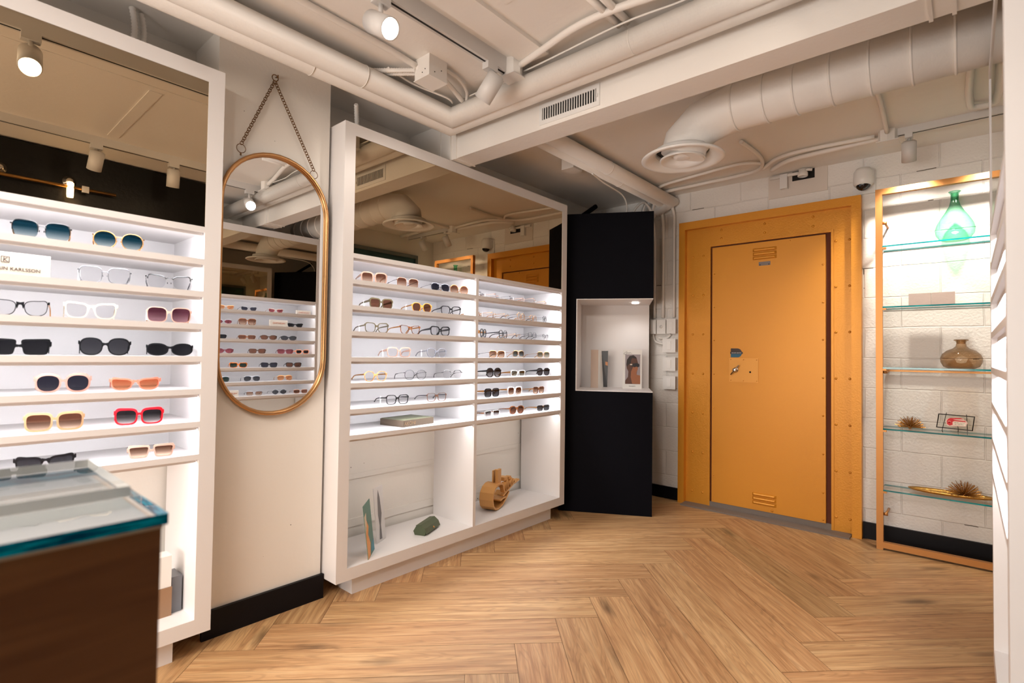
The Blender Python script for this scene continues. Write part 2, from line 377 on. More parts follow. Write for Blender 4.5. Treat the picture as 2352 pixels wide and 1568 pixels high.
CZ = 2.575          # ceiling height
WL, WD, WR = 2.68, 4.26, -.46   # left wall y, door wall x, right wall y
# ------------------------------------------------------------------ room shell
def floor():
    W, L = .2011, 1.25; s2 = math.sqrt(2); b = bmesh.new(); uvl = b.loops.layers.uv.new('UVMap'); cl = b.loops.layers.color.new('tone')
    X0, X1, Y0, Y1 = -4.2, 4.6, -2.0, 2.9; rnd = random.Random(3)
    def toW(u, v): t, s = (u+v)/s2, (u-v)/s2; return Vector((t+.0887, 2.17-s, 0))
    g = .0009
    for i in range(-60, 60):
        for j in range(-6, 7):
            ou, ov = i*W+j*L, i*W-j*L
            for (u0, v0, du, dv, along) in ((ou, ov, L, W, 'u'), (ou+L, ov+W-L, W, L, 'v')):
                c = toW(u0+du/2, v0+dv/2)
                if not (X0-.5 < c.x < X1 and Y0-.5 < c.y < Y1+.4): continue
                q = [(u0+g, v0+g), (u0+du-g, v0+g), (u0+du-g, v0+dv-g), (u0+g, v0+dv-g)]
                f = b.faces.new([b.verts.new(toW(*p)) for p in q])
                o1, o2 = rnd.uniform(0, 60), rnd.uniform(0, 60); tn = rnd.uniform(.90, 1.03); tw = rnd.uniform(-.02, .02); fl = rnd.choice((-1, 1))
                for lp, p in zip(f.loops, q):
                    a, c2 = (p[0]-u0, p[1]-v0) if along == 'u' else (p[1]-v0, p[0]-u0)
                    lp[uvl].uv = (fl*a+o1, c2+o2); lp[cl] = (min(1, tn+tw), tn*.985, tn*.965, 1)
    bmesh.ops.recalc_face_normals(b, faces=b.faces)
    for f in b.faces:
        if f.normal.z < 0: f.normal_flip()
    me = bpy.data.meshes.new('floor'); b.to_mesh(me); b.free(); me.materials.append(mat_oak())
    o = bpy.data.objects.new('floor', me); COL.objects.link(o); o['kind'] = 'structure'; o['label'] = 'light oak herringbone plank floor'
    u = box(X0, X1, Y0, Y1, -.08, -.002).build('floor', P('plank_joint', hexc(96, 66, 44), .7)); u['kind'] = 'structure'; u['label'] = 'dark joints under the planks'
floor()
struct('ceiling', box(-4.2, 4.5, -2.0, 2.9, CZ, CZ+.1), ceil_m)
struct('wall_left', box(-4.2, 4.5, WL, WL+.12, 0, CZ), conc_m)
struct('pillar', box(.835, 1.352, 2.40, WL, 0, CZ), conc_m, .004)
struct('wall_door', box(WD, WD+.12, -2.0, WL, 0, CZ), block_m)
struct('wall_right', box(1.57, WD, WR-.1, WR, 0, CZ), mat_paint('right_wall_paint', (.78, .74, .68), .5, 0, .1))
struct('wall_black', box(-1.6, 1.57, WR-.1, -.135, 0, 2.56), P('black_wall_paint', (.004, .004, .0045), .4, bump=(40, .15), spec=.25))
struct('wall_back', box(-4.3, -4.2, -2.0, 2.9, 0, CZ), conc_m)
struct('baseboard_left', box(.822, 1.362, 2.383, 2.40, 0, .116), base_m)
struct('baseboard_left_far', box(1.352, 4.26, 2.663, WL, 0, .10), base_m)
struct('baseboard_door_left', box(4.243, WD, 1.82, WL, 0, .10), base_m)
struct('baseboard_door_right', box(4.243, WD, -.44, .538, 0, .108), base_m)
# formwork ledges on the back wall, seen through the open lower bays
struct('trim_1', box(1.4, 3.2, 2.672, WL, .20, .245).box(1.4, 3.2, 2.674, WL, .47, .50), conc_m)
# raised plaster strip beside the ceiling track
struct('trim_2', box(-2.5, 1.86, 1.42, 1.56, CZ-.018, CZ), ceil_m)
struct('trim_4', box(-2.5, 1.5, 1.32, 1.36, CZ-.004, CZ), ceil_m)
struct('trim_5', box(.80, .86, .40, 1.30, CZ-.005, CZ), ceil_m)
# high window in the right wall, seen in the bronze mirror
wn = thing('window_1', None, None, (3.55, WR, 1.9), kind='structure')
box(3.10, 4.0, WR, WR+.03, 1.90, 1.93).box(3.10, 4.0, WR, WR+.03, 2.33, 2.37).box(3.10, 3.13, WR, WR+.03, 1.93, 2.33).box(3.97, 4.0, WR, WR+.03, 1.93, 2.33).build('window_frame', P('window_frame_grey', (.12, .15, .16), .4), wn)
box(3.13, 3.97, WR+.004, WR+.008, 1.93, 2.33).build('pane', P('teal_glass', (.01, .06, .07), .1), wn)
box(3.25, 3.6, WR+.008, WR+.01, 2.20, 2.27).build('lit_pane', EM('teal_glow', (.25, .9, .95), 1.2), wn)

# ------------------------------------------------------------------ display cabinets
TOPZ, BZ, FR = 2.33, .09, .059
SH = [1.688-.128*k for k in range(8)]; ST = .022
def cabinet(label, x0, x1, yf, sg, div=None, TOPZ=TOPZ):
    """yf = front plane; sg = +1 when the depth runs to +y"""
    D = .375; yb = yf+sg*D
    t = thing('display_cabinet', label, 'cabinet', ((x0+x1)/2, (yf+yb)/2, 0), group='lit white eyewear display cabinets')
    B = lambda a, b, c, d, e, f: box(a, b, yf+sg*c, yf+sg*d, e, f)
    B(x0, x0+FR, 0, D, BZ, TOPZ).build('side_panel', white_m, t); B(x1-FR, x1, 0, D, BZ, TOPZ).build('side_panel', white_m, t)
    B(x0+FR, x1-FR, 0, D, TOPZ-FR, TOPZ).build('top_panel', white_m, t); B(x0+FR, x1-FR, 0, D, BZ, BZ+FR).build('bottom_panel', white_m, t)
    B(x0+.11, x1-.12, .035, D-.02, 0, BZ).build('plinth', white_m, t)
    B(x0+FR, x1-FR, D-.008, D, SH[7]-ST, TOPZ-FR).build('back_panel', white_m, t)
    xs = [x0+FR, x1-FR]
    if div: B(div-.011, div+.011, 0, D-.008, BZ+FR, SH[0]).build('divider', white_m, t); xs = [x0+FR, div-.011, div+.011, x1-FR]
    for bi in range(len(xs)//2):
        a, b = xs[2*bi], xs[2*bi+1]
        for k in range(8):
            s = B(a, b, 0, D-.008, SH[k]-ST, SH[k]).build('shelf', white_m, t)
            z = SH[k]-ST
            if k < 7 or True:
                m_ = MB(); tri = [(a+.004, yf+sg*.016, z), (a+.004, yf+sg*.016, z-.011), (a+.004, yf+sg*.018, z-.012), (a+.004, yf+sg*.040, z-.001), (a+.004, yf+sg*.040, z)]
                m_.prism(tri, (b-a-.008, 0, 0)); m_.b.faces.ensure_lookup_table()
                for f in m_.b.faces:
                    f.normal_update(); c = f.calc_center_median(); f.material_index = 1 if (abs(f.normal.x) < .3 and abs(f.normal.y) > .1 and abs(f.normal.z) > .1 and abs(c.y-(yf+sg*.029)) < .003) else 0
                m_.build('led_strip', [white_m, led_m if k < 7 else ledl_m], s)
    B(x0+FR, x1-FR, .003, .007, SH[0], TOPZ-FR).build('mirror_panel', mirror_b, t, 'bronze tinted mirror')
    return t
cabinet('white lit eyewear cabinet at the far left, behind the glass-topped counter', -1.8, .818, 2.28, 1)
cabinet('wide two-bay white lit cabinet between the oval mirror and the black cabinet', 1.366, 3.240, 2.28, 1, 2.292)
cabinet('white lit cabinet at the right edge of the photo, filling the oval mirror', 1.60, 2.68, -.066, -1, None, 2.31)

# ------------------------------------------------------------------ black corner cabinet with lit niche
Pn = Vector((3.677, 1.789, 0)); DR = Vector((.4930, -.8700, 0)); NO = Vector((-.8700, -.4930, 0))
bc = thing('corner_cabinet', 'tall matt black cabinet with a white lit niche open at its right side', 'cabinet', Pn+DR*-.35-NO*.26)
def bx(t0, t1, d0, d1, z0, z1, mb=None):
    mb = mb or MB(); return mb.obox(Pn+DR*t0-NO*d0+Vector((0, 0, z0)), DR*(t1-t0), -NO*(d1-d0), (0, 0, z1-z0))
NZ0, NZ1, ND = .926, 1.637, .50
bx(-.70, 0, 0, .52, NZ1, 2.30).build('upper_body', black_m, bc)
bx(-.70, 0, 0, .52, 0, NZ0).build('lower_body', black_m, bc)
mb_ = bx(-.70, -.578, 0, .52, NZ0, NZ1); mb_.build('side_column', black_m, bc)
bx(-.578, 0, ND, .52, NZ0, NZ1).build('back_column', black_m, bc)
mb_ = bx(-.578, 0, 0, ND, NZ1-.006, NZ1); bx(-.578, 0, 0, ND, NZ0, NZ0+.006, mb_); bx(-.578, -.570, 0, ND, NZ0+.006, NZ1-.006, mb_); bx(-.570, -.002, ND-.006, ND, NZ0+.006, NZ1-.006, mb_)
mb_.build('niche_lining', white_m, bc)
q = Pn+DR*-.124-NO*.25
pk = MB().lathe([(0, 0), (.028, 0), (.028, .008), (0, .008)], q+Vector((0, 0, NZ1-.015)), 20).build('puck_light', EM('puck', (1, .97, .94), 14), bc)
light('niche_lamp', 'SPOT', q+Vector((0, 0, NZ1-.02)), q-NO*.08+Vector((0, 0, NZ0)), 6, (1, .96, .92), .02, 130, .7, parent=bc)

# folded display card and portrait card in the niche
def along(t, d, z): return Pn+DR*t-NO*d+Vector((0, 0, z))
fc = thing('folded_card', 'tall folded card stand with beige cover and black inside, in the white niche', 'card', along(-.41, .34, NZ0+.006))
card_m = P('card_beige', hexc(205, 184, 168), .6); cardw = P('card_white', (.78, .76, .72), .6)
MB().obox(along(-.480, .345, NZ0+.006), DR*.062+NO*.012, (0, 0, .316), -NO*.004).build('cover', card_m, fc)
MB().obox(along(-.418, .333, NZ0+.006), DR*.040-NO*.045, (0, 0, .314), -NO*.003).build('spine_page', cardw, fc)
MB().prism([along(-.392, .35, NZ0+.312), along(-.338, .34, NZ0+.314), along(-.343, .34, NZ0+.014), along(-.376, .35, NZ0+.014)], -NO*.003).build('black_page', P('card_black', (.01, .01, .012), .4), fc)
MB().prism([along(-.360, .338, NZ0+.225), along(-.340, .338, NZ0+.22), along(-.341, .338, NZ0+.19), along(-.360, .338, NZ0+.197)], NO*.001).build('print', P('print_tan', hexc(200, 140, 95), .5), fc)
pc = thing('portrait_card', 'white counter card with a photo of a man in dark sunglasses, in the niche', 'card', along(-.142, .34, NZ0+.006))
CW, CH0, CH1 = .153, NZ0+.006, NZ0+.325
def cp(u, v, d=0): return along(-.219+u*CW, .34-d, CH0+v*(CH1-CH0))
MB().obox(cp(0, 0), DR*CW, (0, 0, CH1-CH0), -NO*.003).build('card', cardw, pc)
def shape(pts, mat, d, nm='print'): MB().prism([cp(u, v, d) for u, v in pts], NO*.0004).build(nm, mat, pc)
bgm = P('print_grey', hexc(150, 140, 142), .6); skin = P('print_skin', hexc(150, 92, 58), .5); skd = P('print_skin_dark', hexc(84, 50, 34), .5); hair = P('print_hair', hexc(36, 24, 20), .5); ink = P('print_black', (.01, .01, .012), .4)
shape([(.13, .12), (.92, .12), (.92, .88), (.13, .88)], bgm, .0004)
shape([(.13, .12), (.92, .12), (.92, .34), (.74, .36), (.74, .42), (.78, .50), (.80, .66), (.72, .80), (.56, .86), (.36, .84), (.22, .74), (.19, .62), (.22, .52), (.30, .44), (.28, .30), (.13, .20)], skd, .0008, 'portrait')
shape([(.50, .13), (.92, .12), (.92, .34), (.74, .36), (.72, .42), (.79, .50), (.79, .60), (.56, .58), (.44, .44), (.42, .30)], skin, .0012, 'portrait')
shape([(.19, .62), (.22, .74), (.36, .84), (.56, .86), (.70, .81), (.72, .77), (.50, .79), (.44, .74), (.42, .64), (.30, .62), (.24, .56)], hair, .0014, 'portrait')
shape([(.36, .63), (.72, .66), (.86, .64), (.88, .58), (.80, .55), (.72, .57), (.62, .55), (.52, .57), (.36, .60)], ink, .0018, 'portrait')
shape([(.38, .605), (.50, .605), (.50, .635), (.38, .635)], P('print_light', hexc(210, 190, 170), .5), .0021, 'portrait')
text_obj('lettering', 'MODESTS', .013, ink, pc, cp(.5, .062, .001), (DR, (0, 0, 1)), squeeze=.9)
sc_ = [cp(u, v, .0014) for u, v in ((.2, .955), (.14, .93), (.06, .91), (.05, .89), (.12, .875), (.2, .895), (.22, .97), (.215, .90), (.27, .925), (.3, .90), (.33, .93), (.35, .905), (.4, .935), (.42, .91), (.48, .915))]
MB().tube(sc_, .0007, 5).build('signature', ink, pc)

# ------------------------------------------------------------------ yellow vault door
dr_ = thing('door_1', 'yellow metal door with riveted frame, louvres and a small twist handle', 'door', (4.23, 1.18, 0), kind='structure')
def yz_ring(x0, x1, o, i, mb=None):
    """rectangular frame open at the floor: o, i = (y0, y1, ztop)"""
    mb = mb or MB(); mb.box(x0, x1, o[0], i[0], 0, o[2]); mb.box(x0, x1, i[1], o[1], 0, o[2]); mb.box(x0, x1, i[0], i[1], i[2], o[2]); return mb
yz_ring(4.198, WD, (.540, 1.816, 2.312), (.596, 1.765, 2.250)).build('casing', orange2, dr_, bevel=.002)
mb_ = yz_ring(4.243, WD, (.596, 1.765, 2.250), (.722, 1.566, 2.092))
yz_ring(4.236, 4.243, (.706, 1.582, 2.108), (.722, 1.566, 2.092), mb_)
def rivet(mb, x, y, z, r=.009): mb.lathe([(r, 0), (r*.9, .004), (r*.45, .0065), (0, .007)], (x, y, z), 10, axis=(-1, 0, 0))
for z in (2.025, 1.704, 1.385, 1.063, .743, .423, .106):
    for y in (.694, .612, 1.712, 1.626): rivet(mb_, 4.243, y, z)
for y in (1.483, 1.16, .835):
    for z in (2.218, 2.150): rivet(mb_, 4.243, y, z)
mb_.build('riveted_frame', orange2, dr_)
box(4.2565, 4.2595, .722, 1.575, .03, 2.098).build('door_gap_shade', P('gap_shade_maroon', (.13, .03, .008), .8), dr_)  # maroon panel paints the shaded orange seen in the gap round the leaf
lf = box(4.228, 4.252, .754, 1.548, .052, 2.078)
for z in (1.865, 1.597, 1.333, 1.064, .798, .53, .262, .075): rivet(lf, 4.228, .770, z, .007); rivet(lf, 4.228, 1.532, z, .005)
rivet(lf, 4.228, 1.10, .068, .009); rivet(lf, 4.228, .98, 2.065, .004)
leaf = lf.build('leaf', orange, dr_, bevel=.0015)
for zc in (1.99, .14):
    m_ = MB()
    for k in (-1, 0, 1):
        z = zc+k*.031
        pr = [(4.228, z-.011), (4.2135, z-.008), (4.228, z+.012)]
        n0, n1 = 1.071, 1.240
        n0, n1 = 1.071, 1.240; rows = []
        for q in range(7):
            a = PI*q/6; rows.append((4.228-.014*math.sin(a), z+.0125*math.cos(a)*-1))
        for q in range(6):
            (xa, za), (xb, zb) = rows[q], rows[q+1]; ia, ib = (4.228-xa)*.9, (4.228-xb)*.9
            m_.face([(xa, n0+ia, za), (xa, n1-ia, za), (xb, n1-ib, zb), (xb, n0+ib, zb)])
        m_.face([(x_, n0+(4.228-x_)*.9, z_) for x_, z_ in rows]); m_.face([(x_, n1-(4.228-x_)*.9, z_) for x_, z_ in rows])
    m_.build('louvre', orange, dr_)
pl = MB().box(4.223, 4.228, 1.198, 1.412, 1.01, 1.195)
for y in (1.21, 1.305, 1.40):
    for z in (1.022, 1.183): rivet(pl, 4.223, y, z, .004)
plo = pl.build('lock_plate', P('plate_yellow', (.76, .34, .05), .4, .2), dr_, bevel=.001)
MB().lathe([(.007, 0), (.007, .001), (0, .001)], (4.223, 1.256, 1.089), 14, axis=(-1, 0, 0)).build('keyhole', dark_m, plo)
hd = MB().lathe([(.02, 0), (.02, .004), (.012, .006), (.012, .022), (.016, .024), (.016, .034), (.009, .038), (0, .038)], (4.223, 1.362, 1.103), 18, axis=(-1, 0, 0))
hd.tube([(4.197, 1.392, 1.066), (4.197, 1.332, 1.140)], .005, 10)
hd.build('handle', chrome, dr_, 'chrome twist handle')
# escape sticker: dark upper half, blue lower half, band with words
sy0, sy1 = 1.402, 1.318
def sticker(z0, z1, mat, ytip):
    return
m_ = MB(); arc = []
for i in range(9):
    a = PI/2*i/8; arc.append((4.2275, 1.352-.034*math.sin(a), 1.235+.035*math.cos(a)))
m_.prism([(4.2275, 1.402, 1.235), (4.2275, 1.402, 1.270)] + arc, (-.0006, 0, 0)); stk = m_.build('sticker', P('sticker_brown', hexc(60, 42, 34), .5), dr_)
m_ = MB(); arc = [(p[0], p[1], 2*1.235-p[2]) for p in arc]
m_.prism([(4.2275, 1.402, 1.235), (4.2275, 1.402, 1.200)] + arc, (-.0006, 0, 0)); m_.build('sticker_blue', P('sticker_blue', hexc(36, 96, 122), .5), dr_)
box(4.2262, 4.227, 1.312, 1.406, 1.227, 1.243).build('sticker_band', P('sticker_dark', hexc(44, 36, 36), .5), dr_)
text_obj('lettering', 'ESCAPE DEVICE', .0105, P('ink_white', (.75, .72, .7), .5), dr_, (4.2258, 1.359, 1.2347), ((0, -1, 0), (0, 0, 1)), extrude=.0002)
tg = box(4.2255, 4.228, 1.115, 1.197, 1.898, 1.927).build('name_plate', P('tag_metal', hexc(120, 112, 110), .3, .7), dr_)
for y in (1.125, 1.187): MB().lathe([(.004, 0), (.003, .001), (0, .001)], (4.2255, y, 1.905), 8, axis=(-1, 0, 0)).build('screw', dark_m, tg)
struct('trim_3', box(4.13, 4.2555, .60, 1.765, 0, .012).box(4.235, 4.2555, .722, 1.566, .012, .05), P('grey_threshold', hexc(120, 108, 98), .6))

# ------------------------------------------------------------------ gold and glass shelf unit
gu = thing('glass_shelf_unit', 'tall gold metal frame with five glass shelves against the white block wall', 'shelf', (4.15, .13, 0))
GX0, GX1, GY0, GY1, GZ, GB = 4.065, 4.10, -.20, .445, 2.292, .036
mb_ = box(GX0, GX1, GY1-GB, GY1, 0, GZ).box(GX0, GX1, GY0, GY0+GB, 0, GZ).box(GX0, GX1, GY0+GB, GY1-GB, GZ-GB, GZ).box(GX0, GX1, GY0+GB, GY1-GB, .012, .012+GB)
mb_.build('frame', gold_fr, gu, bevel=.0015)
GS = [1.926, 1.537, 1.150, .763, .377]
tealE = mat_edge('glass_edge', (.0, .17, .19), (.0, .42, .44), 9)
clearG = glassy('shelf_glass', (.965, .985, .975))
for i, z in enumerate(GS):
    g = MB().box(GX0+.004, 4.255, GY0+GB, GY1-GB+.01, z-.009, z)
    g.b.faces.ensure_lookup_table()
    for f in g.b.faces:
        f.normal_update(); f.material_index = 0 if abs(f.normal.z) > .5 else 1
    g.build('glass_shelf', [clearG, tealE], gu)
    MB().box(GX0+.002, GX0+.03, GY1-GB-.018, GY1-GB, z-.022, z-.010).build('shelf_clip', gold_fr, gu)
for z in (2.075, 1.12, .22):
    m_ = MB().tube([(4.095, GY1-GB+.002, z), (4.095, GY1-GB-.022, z)], .010, 12); m_.tube([(4.10, GY1-GB-.012, z), (4.258, GY1-GB-.012, z)], .007, 8); m_.build('wall_bracket', gold_fr, gu)
MB().box(4.235, 4.25, GY0+GB, GY1-GB, 1.122, 1.132).build('rear_rail', gold_fr, gu)

# vases, ornaments
vg = vase_glass('green_glass', (.62, .91, .77), (.06, .36, .26))
va = MB().lathe([(0, .002), (.05, .002), (.072, .01), (.092, .04), (.097, .072), (.090, .103), (.070, .142), (.046, .182), (.028, .215), (.021, .245), (.0195, .285), (.024, .296), (.031, .303), (.027, .306), (.016, .296), (.0155, .25)], (4.165, .055, GS[0]), 40)
single('vase', va, vg, 'green glass bottle vase with a long neck on the top glass shelf', 'vase')
va = MB().lathe([(0, .002), (.062, .002), (.085, .012), (.098, .038), (.100, .062), (.092, .086), (.070, .108), (.040, .122), (.026, .135), (.022, .155), (.026, .166), (.036, .171), (.034, .176), (.022, .172), (.018, .15)], (4.165, .030, GS[2]), 40)
single('vase', va, vase_glass('amber_glass', (.86, .74, .60), (.25, .17, .10)), 'squat smoky amber glass vase on the third glass shelf', 'vase')
# translucent stone blocks on the second shelf
for i, (a, b_) in enumerate(((.280, .169), (.167, .056))):
    single('stone_block', box(4.13, 4.165, b_, a, GS[1], GS[1]+.078), P('grey_agate', hexc(176, 158, 148), .25, bump=(12, .3)), ('left' if i == 0 else 'right')+' one of the two flat grey stone blocks on the second glass shelf', 'block', 'grey stone blocks', bevel=.001)
def urchin(x, y, z, r, label):
    m_ = MB(); rr = random.Random(5); n = 110
    m_.sphere((x, y, z+.012), .012, 8)
    for k in range(n):
        u = (k+.5)/n; el = math.asin(u*.98); az = k*2.399963
        d = Vector((math.cos(el)*math.cos(az), math.cos(el)*math.sin(az), max(.06, math.sin(el)*.92))); L = r*rr.uniform(.82, 1.05)
        m_.tube([Vector((x, y, z+.010)), Vector((x, y, z+.010))+d*L], .0012, 4, rs=[.0011, .0016])
    return single('spike_ornament', m_, P('brass_spikes', hexc(176, 128, 66), .35, .85), label, 'ornament', 'gold spiked urchin ornaments')
urchin(4.165, .278, GS[3], .078, 'gold spiked urchin ornament alone at the left of the fourth glass shelf')
trm = P('gold_tray_metal', hexc(206, 160, 84), .3, .9, bump=(45, .5))
m_ = MB(); prof = [(0, .004), (.70, .004), (.93, .012), (1, .020), (1, .024), (.92, .016), (.70, .008), (0, .008)]
m_.lathe(prof, (0, 0, 0), 48)
for v in m_.b.verts: v.co.x *= .062; v.co.y *= .205
for v in m_.b.verts: v.co = v.co + Vector((4.165, .085, GS[4]))
single('tray', m_, trm, 'long oval hammered gold tray on the lowest glass shelf', 'tray')
urchin(4.160, .020, GS[4]+.009, .092, 'gold spiked urchin ornament standing in the long gold tray')
# wire easel sign on the fourth shelf
ez = GS[3]
es = thing('desk_sign', 'black wire easel holding a clear panel with a red camera sticker', 'sign', (4.16, .06, ez))
wm = P('black_wire', (.012, .010, .010), .4, .5)
c4 = [(4.155, .136, ez+.108), (4.150, -.028, ez+.104), (4.120, -.018, ez+.025), (4.125, .146, ez+.030)]
m_ = MB(); m_.tube(c4, .0028, 6, closed=True); m_.build('frame', wm, es)
m_ = MB(); m_.tube([(4.16, .100, ez+.118), (4.118, .118, ez+.025), (4.105, .120, ez+.012), (4.10, .116, ez+.003)], .0018, 6); m_.tube([(4.158, .008, ez+.114), (4.118, .004, ez+.022), (4.10, .004, ez+.002)], .0018, 6); m_.tube([(4.145, .05, ez+.055), (4.19, .046, ez+.02), (4.20, .047, ez+.002)], .0018, 6)
m_.build('easel', wm, es)
c4v = [Vector(c) for c in c4]
def ep(u, v, d=0):
    n = (c4v[1]-c4v[0]).cross(c4v[3]-c4v[0]).normalized(); n = n if n.x < 0 else -n
    return c4v[0]+(c4v[1]-c4v[0])*u+(c4v[3]-c4v[0])*v+n*d
MB().prism([ep(0, 0), ep(1, 0), ep(1, 1), ep(0, 1)], (.001, 0, 0)).build('clear_panel', glassy('clear_acrylic', (.95, .96, .95)), es)
def es_shape(nm, pts, mat, d): MB().prism([ep(u, v, d) for u, v in pts], (-.0004, 0, 0)).build(nm, mat, es)
es_shape('sticker', [(.23, .42), (.30, .26), (.45, .18), (.62, .15), (.72, .20), (.74, .32), (.80, .34), (.84, .5), (.80, .78), (.58, .80), (.36, .86), (.27, .78)], P('sticker_pale', hexc(232, 196, 186), .5), .0008)
es_shape('sticker_print', [(.28, .34), (.34, .24), (.62, .18), (.70, .24), (.42, .32), (.5, .36), (.78, .38), (.78, .44), (.46, .44), (.42, .52), (.44, .72), (.36, .80), (.28, .70), (.26, .5)], P('sticker_red', hexc(196, 30, 40), .4), .0014)
MB().lathe([(.009, 0), (.009, .0004), (0, .0004)], ep(.335, .56, .0020), 16, axis=(-1, 0, 0)).build('sticker_print', P('sticker_pink', hexc(236, 150, 146), .4), es)
MB().lathe([(.0055, 0), (.0055, .0004), (0, .0004)], ep(.335, .56, .0026), 16, axis=(-1, 0, 0)).build('sticker_print', MATS['sticker_red'], es)
es_shape('sticker_print', [(.46, .46), (.79, .50), (.78, .76), (.45, .74)], P('sticker_cream', hexc(238, 222, 204), .5), .0022)
text_obj('lettering', 'Smile you\'re', .0095, ink, es, ep(.62, .555, .0029), (c4v[1]-c4v[0], c4v[0]-c4v[3]), extrude=.0001)
text_obj('lettering', 'on camera', .0095, ink, es, ep(.615, .66, .0029), (c4v[1]-c4v[0], c4v[0]-c4v[3]), extrude=.0001)

# ------------------------------------------------------------------ oval mirror on a chain
om = thing('wall_mirror', 'tall pill-shaped brass-rimmed mirror hung by a chain on the white pillar', 'mirror', (1.094, 2.39, .911))
MX, MZ0, MZ1, MR = 1.094, .918, 2.092, .2425
def pill(r, y, n=20, zs=0):
    p = []
    for i in range(n+1): a = PI*i/n; p.append((MX+r*math.cos(a), y, MZ1-MR+r*math.sin(a)))
    for i in range(n+1): a = PI+PI*i/n; p.append((MX+r*math.cos(a), y, MZ0+MR+r*math.sin(a)))
    return p
MB().prism(pill(MR-.004, 2.389), (0, .004, 0)).build('mirror_glass', mirror_s, om)
m_ = MB(); m_.tube(pill(MR, 2.381), .0095, 12, closed=True); m_.ring(pill(MR+.006, 2.381), pill(MR-.004, 2.381), (0, .016, 0)); m_.build('rim', brass, om)
hook = Vector((1.066, 2.385, 2.452)); eyes = [Vector((.925, 2.380, 2.055)), Vector((1.262, 2.380, 2.030))]
def torus(mb, c, r, t, ax, n=14, stretch=1, dirv=None):
    ax = Vector(ax).normalized(); d = Vector(dirv).normalized() if dirv is not None else (Vector((0, 0, 1)) if abs(ax.z) < .9 else Vector((1, 0, 0)))
    u = (d-ax*d.dot(ax)).normalized(); v = ax.cross(u)
    mb.tube([Vector(c)+u*r*stretch*math.cos(2*PI*k/n)+v*r*math.sin(2*PI*k/n) for k in range(n)], t, 5, closed=True)
for e in eyes:
    m_ = MB(); torus(m_, e+Vector((0, 0, .024)), .019, .0016, (0, 1, 0), 20); m_.tube([e+Vector((0, .002, -.006)), e+Vector((0, .002, .006))], .0035, 8); m_.build('hanging_ring', brass_d, om)
    m_ = MB(); a = hook+Vector((0, 0, -.018)); b_ = e+Vector((0, 0, .043)); L = (b_-a).length; n = int(L/.0125); dv = (b_-a).normalized(); sag = .0
    for k in range(n):
        c = a+(b_-a)*((k+.5)/n); ax = Vector((.25, 1, 0)) if k % 2 == 0 else dv.cross(Vector((0, 1, 0)))*.8+Vector((0, .5, 0))
        torus(m_, c, .0060, .0017, ax, 10, 1.45, dv)
    m_.build('chain', brass_d, om)
m_ = MB(); torus(m_, hook+Vector((0, -.002, -.004)), .014, .0022, (0, 1, 0), 18); m_.tube([hook+Vector((.010, .014, .008)), hook+Vector((.012, -.004, .002)), hook+Vector((.010, -.008, .012))], .003, 8); m_.build('wall_hook', brass_d, om)

# ------------------------------------------------------------------ counter with glass top
CX1, CY0, CY1, CZT = .231, .797, 1.20, .985
ct = thing('display_counter', 'dark walnut counter with a thick glass top at the lower left', 'counter', (-.35, 1.0, 0))
box(-1.0, CX1-.006, CY0+.006, CY1, 0, CZT-.020).build('body', mat_wood_dark(), ct)
box(-1.0, CX1-.005, CY0+.005, CY1, CZT-.020, CZT-.0155).build('edge_band', P('tan_edge', hexc(200, 168, 138), .5), ct)
box(-1.0, CX1-.008, CY0+.008, CY1-.002, CZT-.0155, CZT-.0145).build('tray_liner', P('liner_grey', (.46, .47, .48), .5), ct)
blueE = mat_edge('thick_glass_edge', (.0, .085, .19), (.0, .70, 1.0), 26)  # bright cyan streaks are edge highlights painted into the glass colour
g = MB().box(-1.0, CX1, CY0, CY1, CZT-.0144, CZT); g.b.faces.ensure_lookup_table()
for f in g.b.faces: f.normal_update(); f.material_index = 0 if abs(f.normal.z) > .5 else 1
g.build('glass_top', [glassy('counter_glass', (.965, .975, .975), ior=1.6), blueE], ct)
g = MB().box(-1.0, CX1-.013, CY0+.125, CY1-.003, CZT+.001, CZT+.016); g.b.faces.ensure_lookup_table()
for f in g.b.faces: f.normal_update(); f.material_index = 0 if abs(f.normal.z) > .5 else 1
g.build('glass_riser', [glassy('counter_glass2', (.955, .965, .965), ior=1.6), P('frosted_edge', (.80, .79, .76), .2)], ct)

# ------------------------------------------------------------------ ceiling services
def pipe(name, pts, r, label, cat='pipe', group=None, n=20, mat=None, bands=()):
    m_ = MB(); m_.tube(pts, r, n)
    for (a, b_) in bands: m_.tube([a, b_], r+.0025, n)
    return single(name, m_, mat or pipe_m, label, cat, group)
PZ = 2.482
pipe('ceiling_pipe', [(-2.5, 2.115, PZ), (1.905, 2.115, PZ), (1.905, -.45, PZ)], .05, 'nearer of the two thick painted pipes that turn a corner under the ceiling', group='thick corner pipes', n=28, bands=[((1.35, 2.115, PZ), (1.352, 2.115, PZ)), ((1.905, 1.02, PZ), (1.905, 1.022, PZ))])
pipe('ceiling_pipe', [(-2.5, 2.20, PZ-.008), (1.975, 2.20, PZ-.008), (1.975, -.45, PZ-.008)], .042, 'farther and lower of the two thick painted pipes that turn a corner', group='thick corner pipes', n=28, bands=[((1.14, 2.20, PZ-.008), (1.142, 2.20, PZ-.008))])
pipe('ceiling_pipe', [(2.215, 1.88, 2.505), (4.19, 1.88, 2.505), (4.19, 2.02, 2.44)], .046, 'thicker painted pipe running from the duct to the corner by the door', group='corner pipes', n=24, bands=[((3.15, 1.88, 2.505), (3.153, 1.88, 2.505))])
